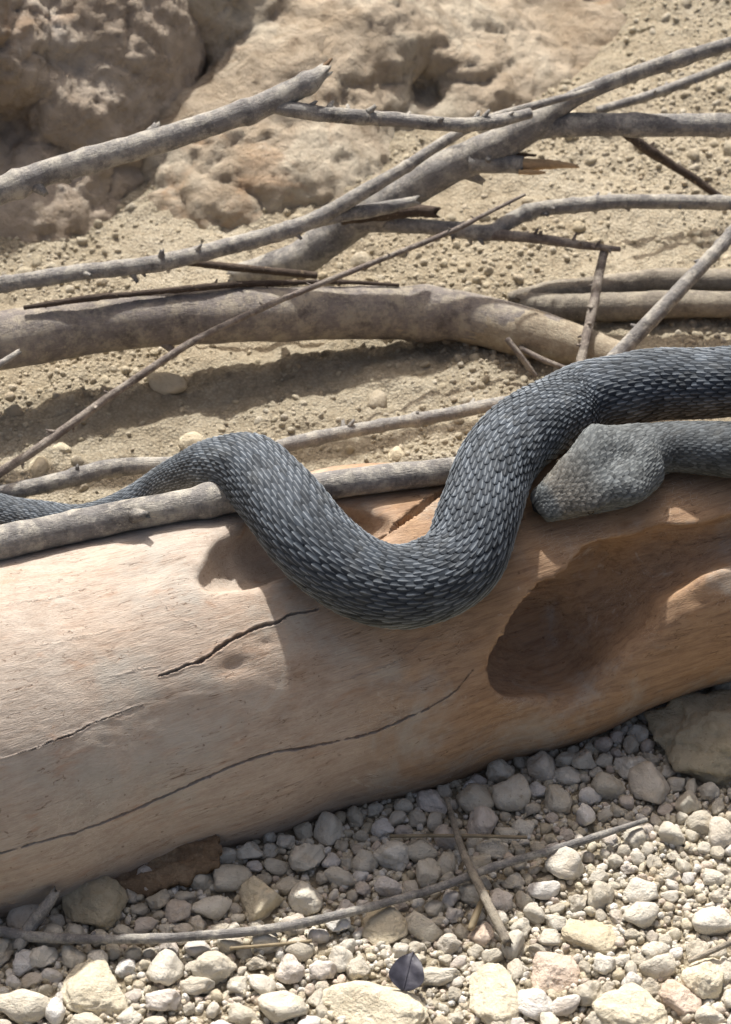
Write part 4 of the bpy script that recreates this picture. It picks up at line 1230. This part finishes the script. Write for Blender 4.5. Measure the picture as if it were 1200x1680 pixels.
branch('stick', strip([(28, 1556, 0.9, 9), (50, 1520, 1.5, 11), (72, 1492, 2.2, 10), (90, 1466, 2.6, 8)]), BK, 'stubby grey stick propped against the log beside the rounded stone', cat='stick', ring=11, rough=0.12, knots=2, cap1='broken', cap0='broken')
branch('twig', strip([(1130, 1578, 1.2, 4), (1165, 1562, 1.4, 5), (1260, 1520, 1.5, 5)]), TN, 'short pale twig lying on the gravel above the knobbly stone', cat='twig', ring=8, rough=0.1)
branch('bark_chip', strip([(772, 1525, 0.9, 6), (785, 1490, 1.2, 6), (800, 1462, 1.2, 4)]), M['straw'], 'thin tan bark sliver between the pale stick and the orange-pink pebble', cat='bark', ring=7, rough=0.2)

def bark_slab():
    n, m = 56, 30
    p = at_g(276, 1408, 1.3)
    U, W_ = np.meshgrid(np.linspace(-1, 1, n), np.linspace(-1, 1, m), indexing='ij')
    u, w = U.ravel(), W_.ravel()
    jag = fbm(np.stack([u * 2.5, w * 2.5, 0 * u], 1), 4, 0.65, off=61)
    lim = 1 - 0.22 * np.clip(np.abs(u) + 0.3, 0, 1) ** 3
    a = u * (3.0 + 0.7 * jag); b = w * lim * (1.7 + 0.65 * fbm(np.stack([u * 3, w * 0 + 5, 0 * u], 1), 3, 0.65, off=62)) + 0.22 * a
    G3 = np.stack([a * 0.35, b * 1.5, 0 * a], 1)
    z = 0.85 * b * 0.5 + 0.30 * (1 - w * w) + 0.10 * a + 0.30 * fbm(G3, 4, 0.6, ridged=True, off=63) + 0.18 * np.floor(2.2 * fbm(G3 * 0.8, 2, off=64) + 0.5)
    top = np.stack([a, b, z], 1); bot = top - np.array([0, 0, 0.45])
    V = np.vstack([top, bot]) + p
    i = np.arange(n * m).reshape(n, m)
    F = [[i[a_, b_], i[a_ + 1, b_], i[a_ + 1, b_ + 1], i[a_, b_ + 1]] for a_ in range(n - 1) for b_ in range(m - 1)]
    F += [[q + n * m for q in f][::-1] for f in F]
    bd = list(i[:, 0]) + list(i[-1, 1:]) + list(i[-2::-1, -1]) + list(i[0, -2:0:-1])
    for q, r in zip(bd, bd[1:] + bd[:1]): F.append([r, q, q + n * m, r + n * m])
    F = [[int(q) for q in f] for f in F]
    o = mk('bark_slab', V, F, M['barkslab'], attrs={'grain': ('FLOAT_VECTOR', np.vstack([top, bot]) * 0.1)})
    tag(o, 'dark brown flaky bark slab lying under the log beside the rounded stone', 'bark')
bark_slab()

def leaf():
    p = at_g(670, 1594, 1.5)
    n, m = 31, 11
    V = []
    for k in range(n):
        t = k / (n - 1)
        w = 1.02 * math.sin(math.pi * (0.06 + 0.94 * t ** 0.8)) * (1 + 0.10 * math.sin(7 * t + 1)) + 0.02
        for j in range(m):
            a = -1 + 2 * j / (m - 1)
            V.append((a * w, -1.15 + 2.3 * t, 0.32 * abs(a) ** 1.5 * w + 0.25 * math.sin(t * 2.6) + 0.05 * math.sin(9 * t + 4 * a)))
    V = np.array(V); V[:, 2] += 0.06 * fbm(V * 1.6, 3)
    c, s_ = math.cos(-0.25), math.sin(-0.25)
    V = V @ np.array([[c, s_, 0], [-s_, c, 0], [0, 0, 1]])
    ca, sa = math.cos(0.35), math.sin(0.35)
    V = V @ np.array([[1, 0, 0], [0, ca, sa], [0, -sa, ca]])
    top = V + p; bot = top - np.array([0, 0, 0.035])
    i = np.arange(n * m).reshape(n, m)
    F = [[int(i[a, b]), int(i[a, b + 1]), int(i[a + 1, b + 1]), int(i[a + 1, b])] for a in range(n - 1) for b in range(m - 1)]
    F += [[q + n * m for q in f][::-1] for f in F]
    root = empty('leaf', p)
    mk('blade', np.vstack([top, bot]), F, M['leaf'], root, origin=p)
    mid = top.reshape(n, m, 3)[:, m // 2] + np.array([0, 0, 0.02])
    C = [(*q, 0.045) for q in mid[::3]]
    v, f, g, _ = tube_mesh(C, 0.15, 6, 0.02, 3)
    mk('midrib', v, f, M['leaf'], root, origin=p)
    tag(root, 'small dark grey-purple dry leaf lying on the gravel above the cream slab', 'leaf')
leaf()
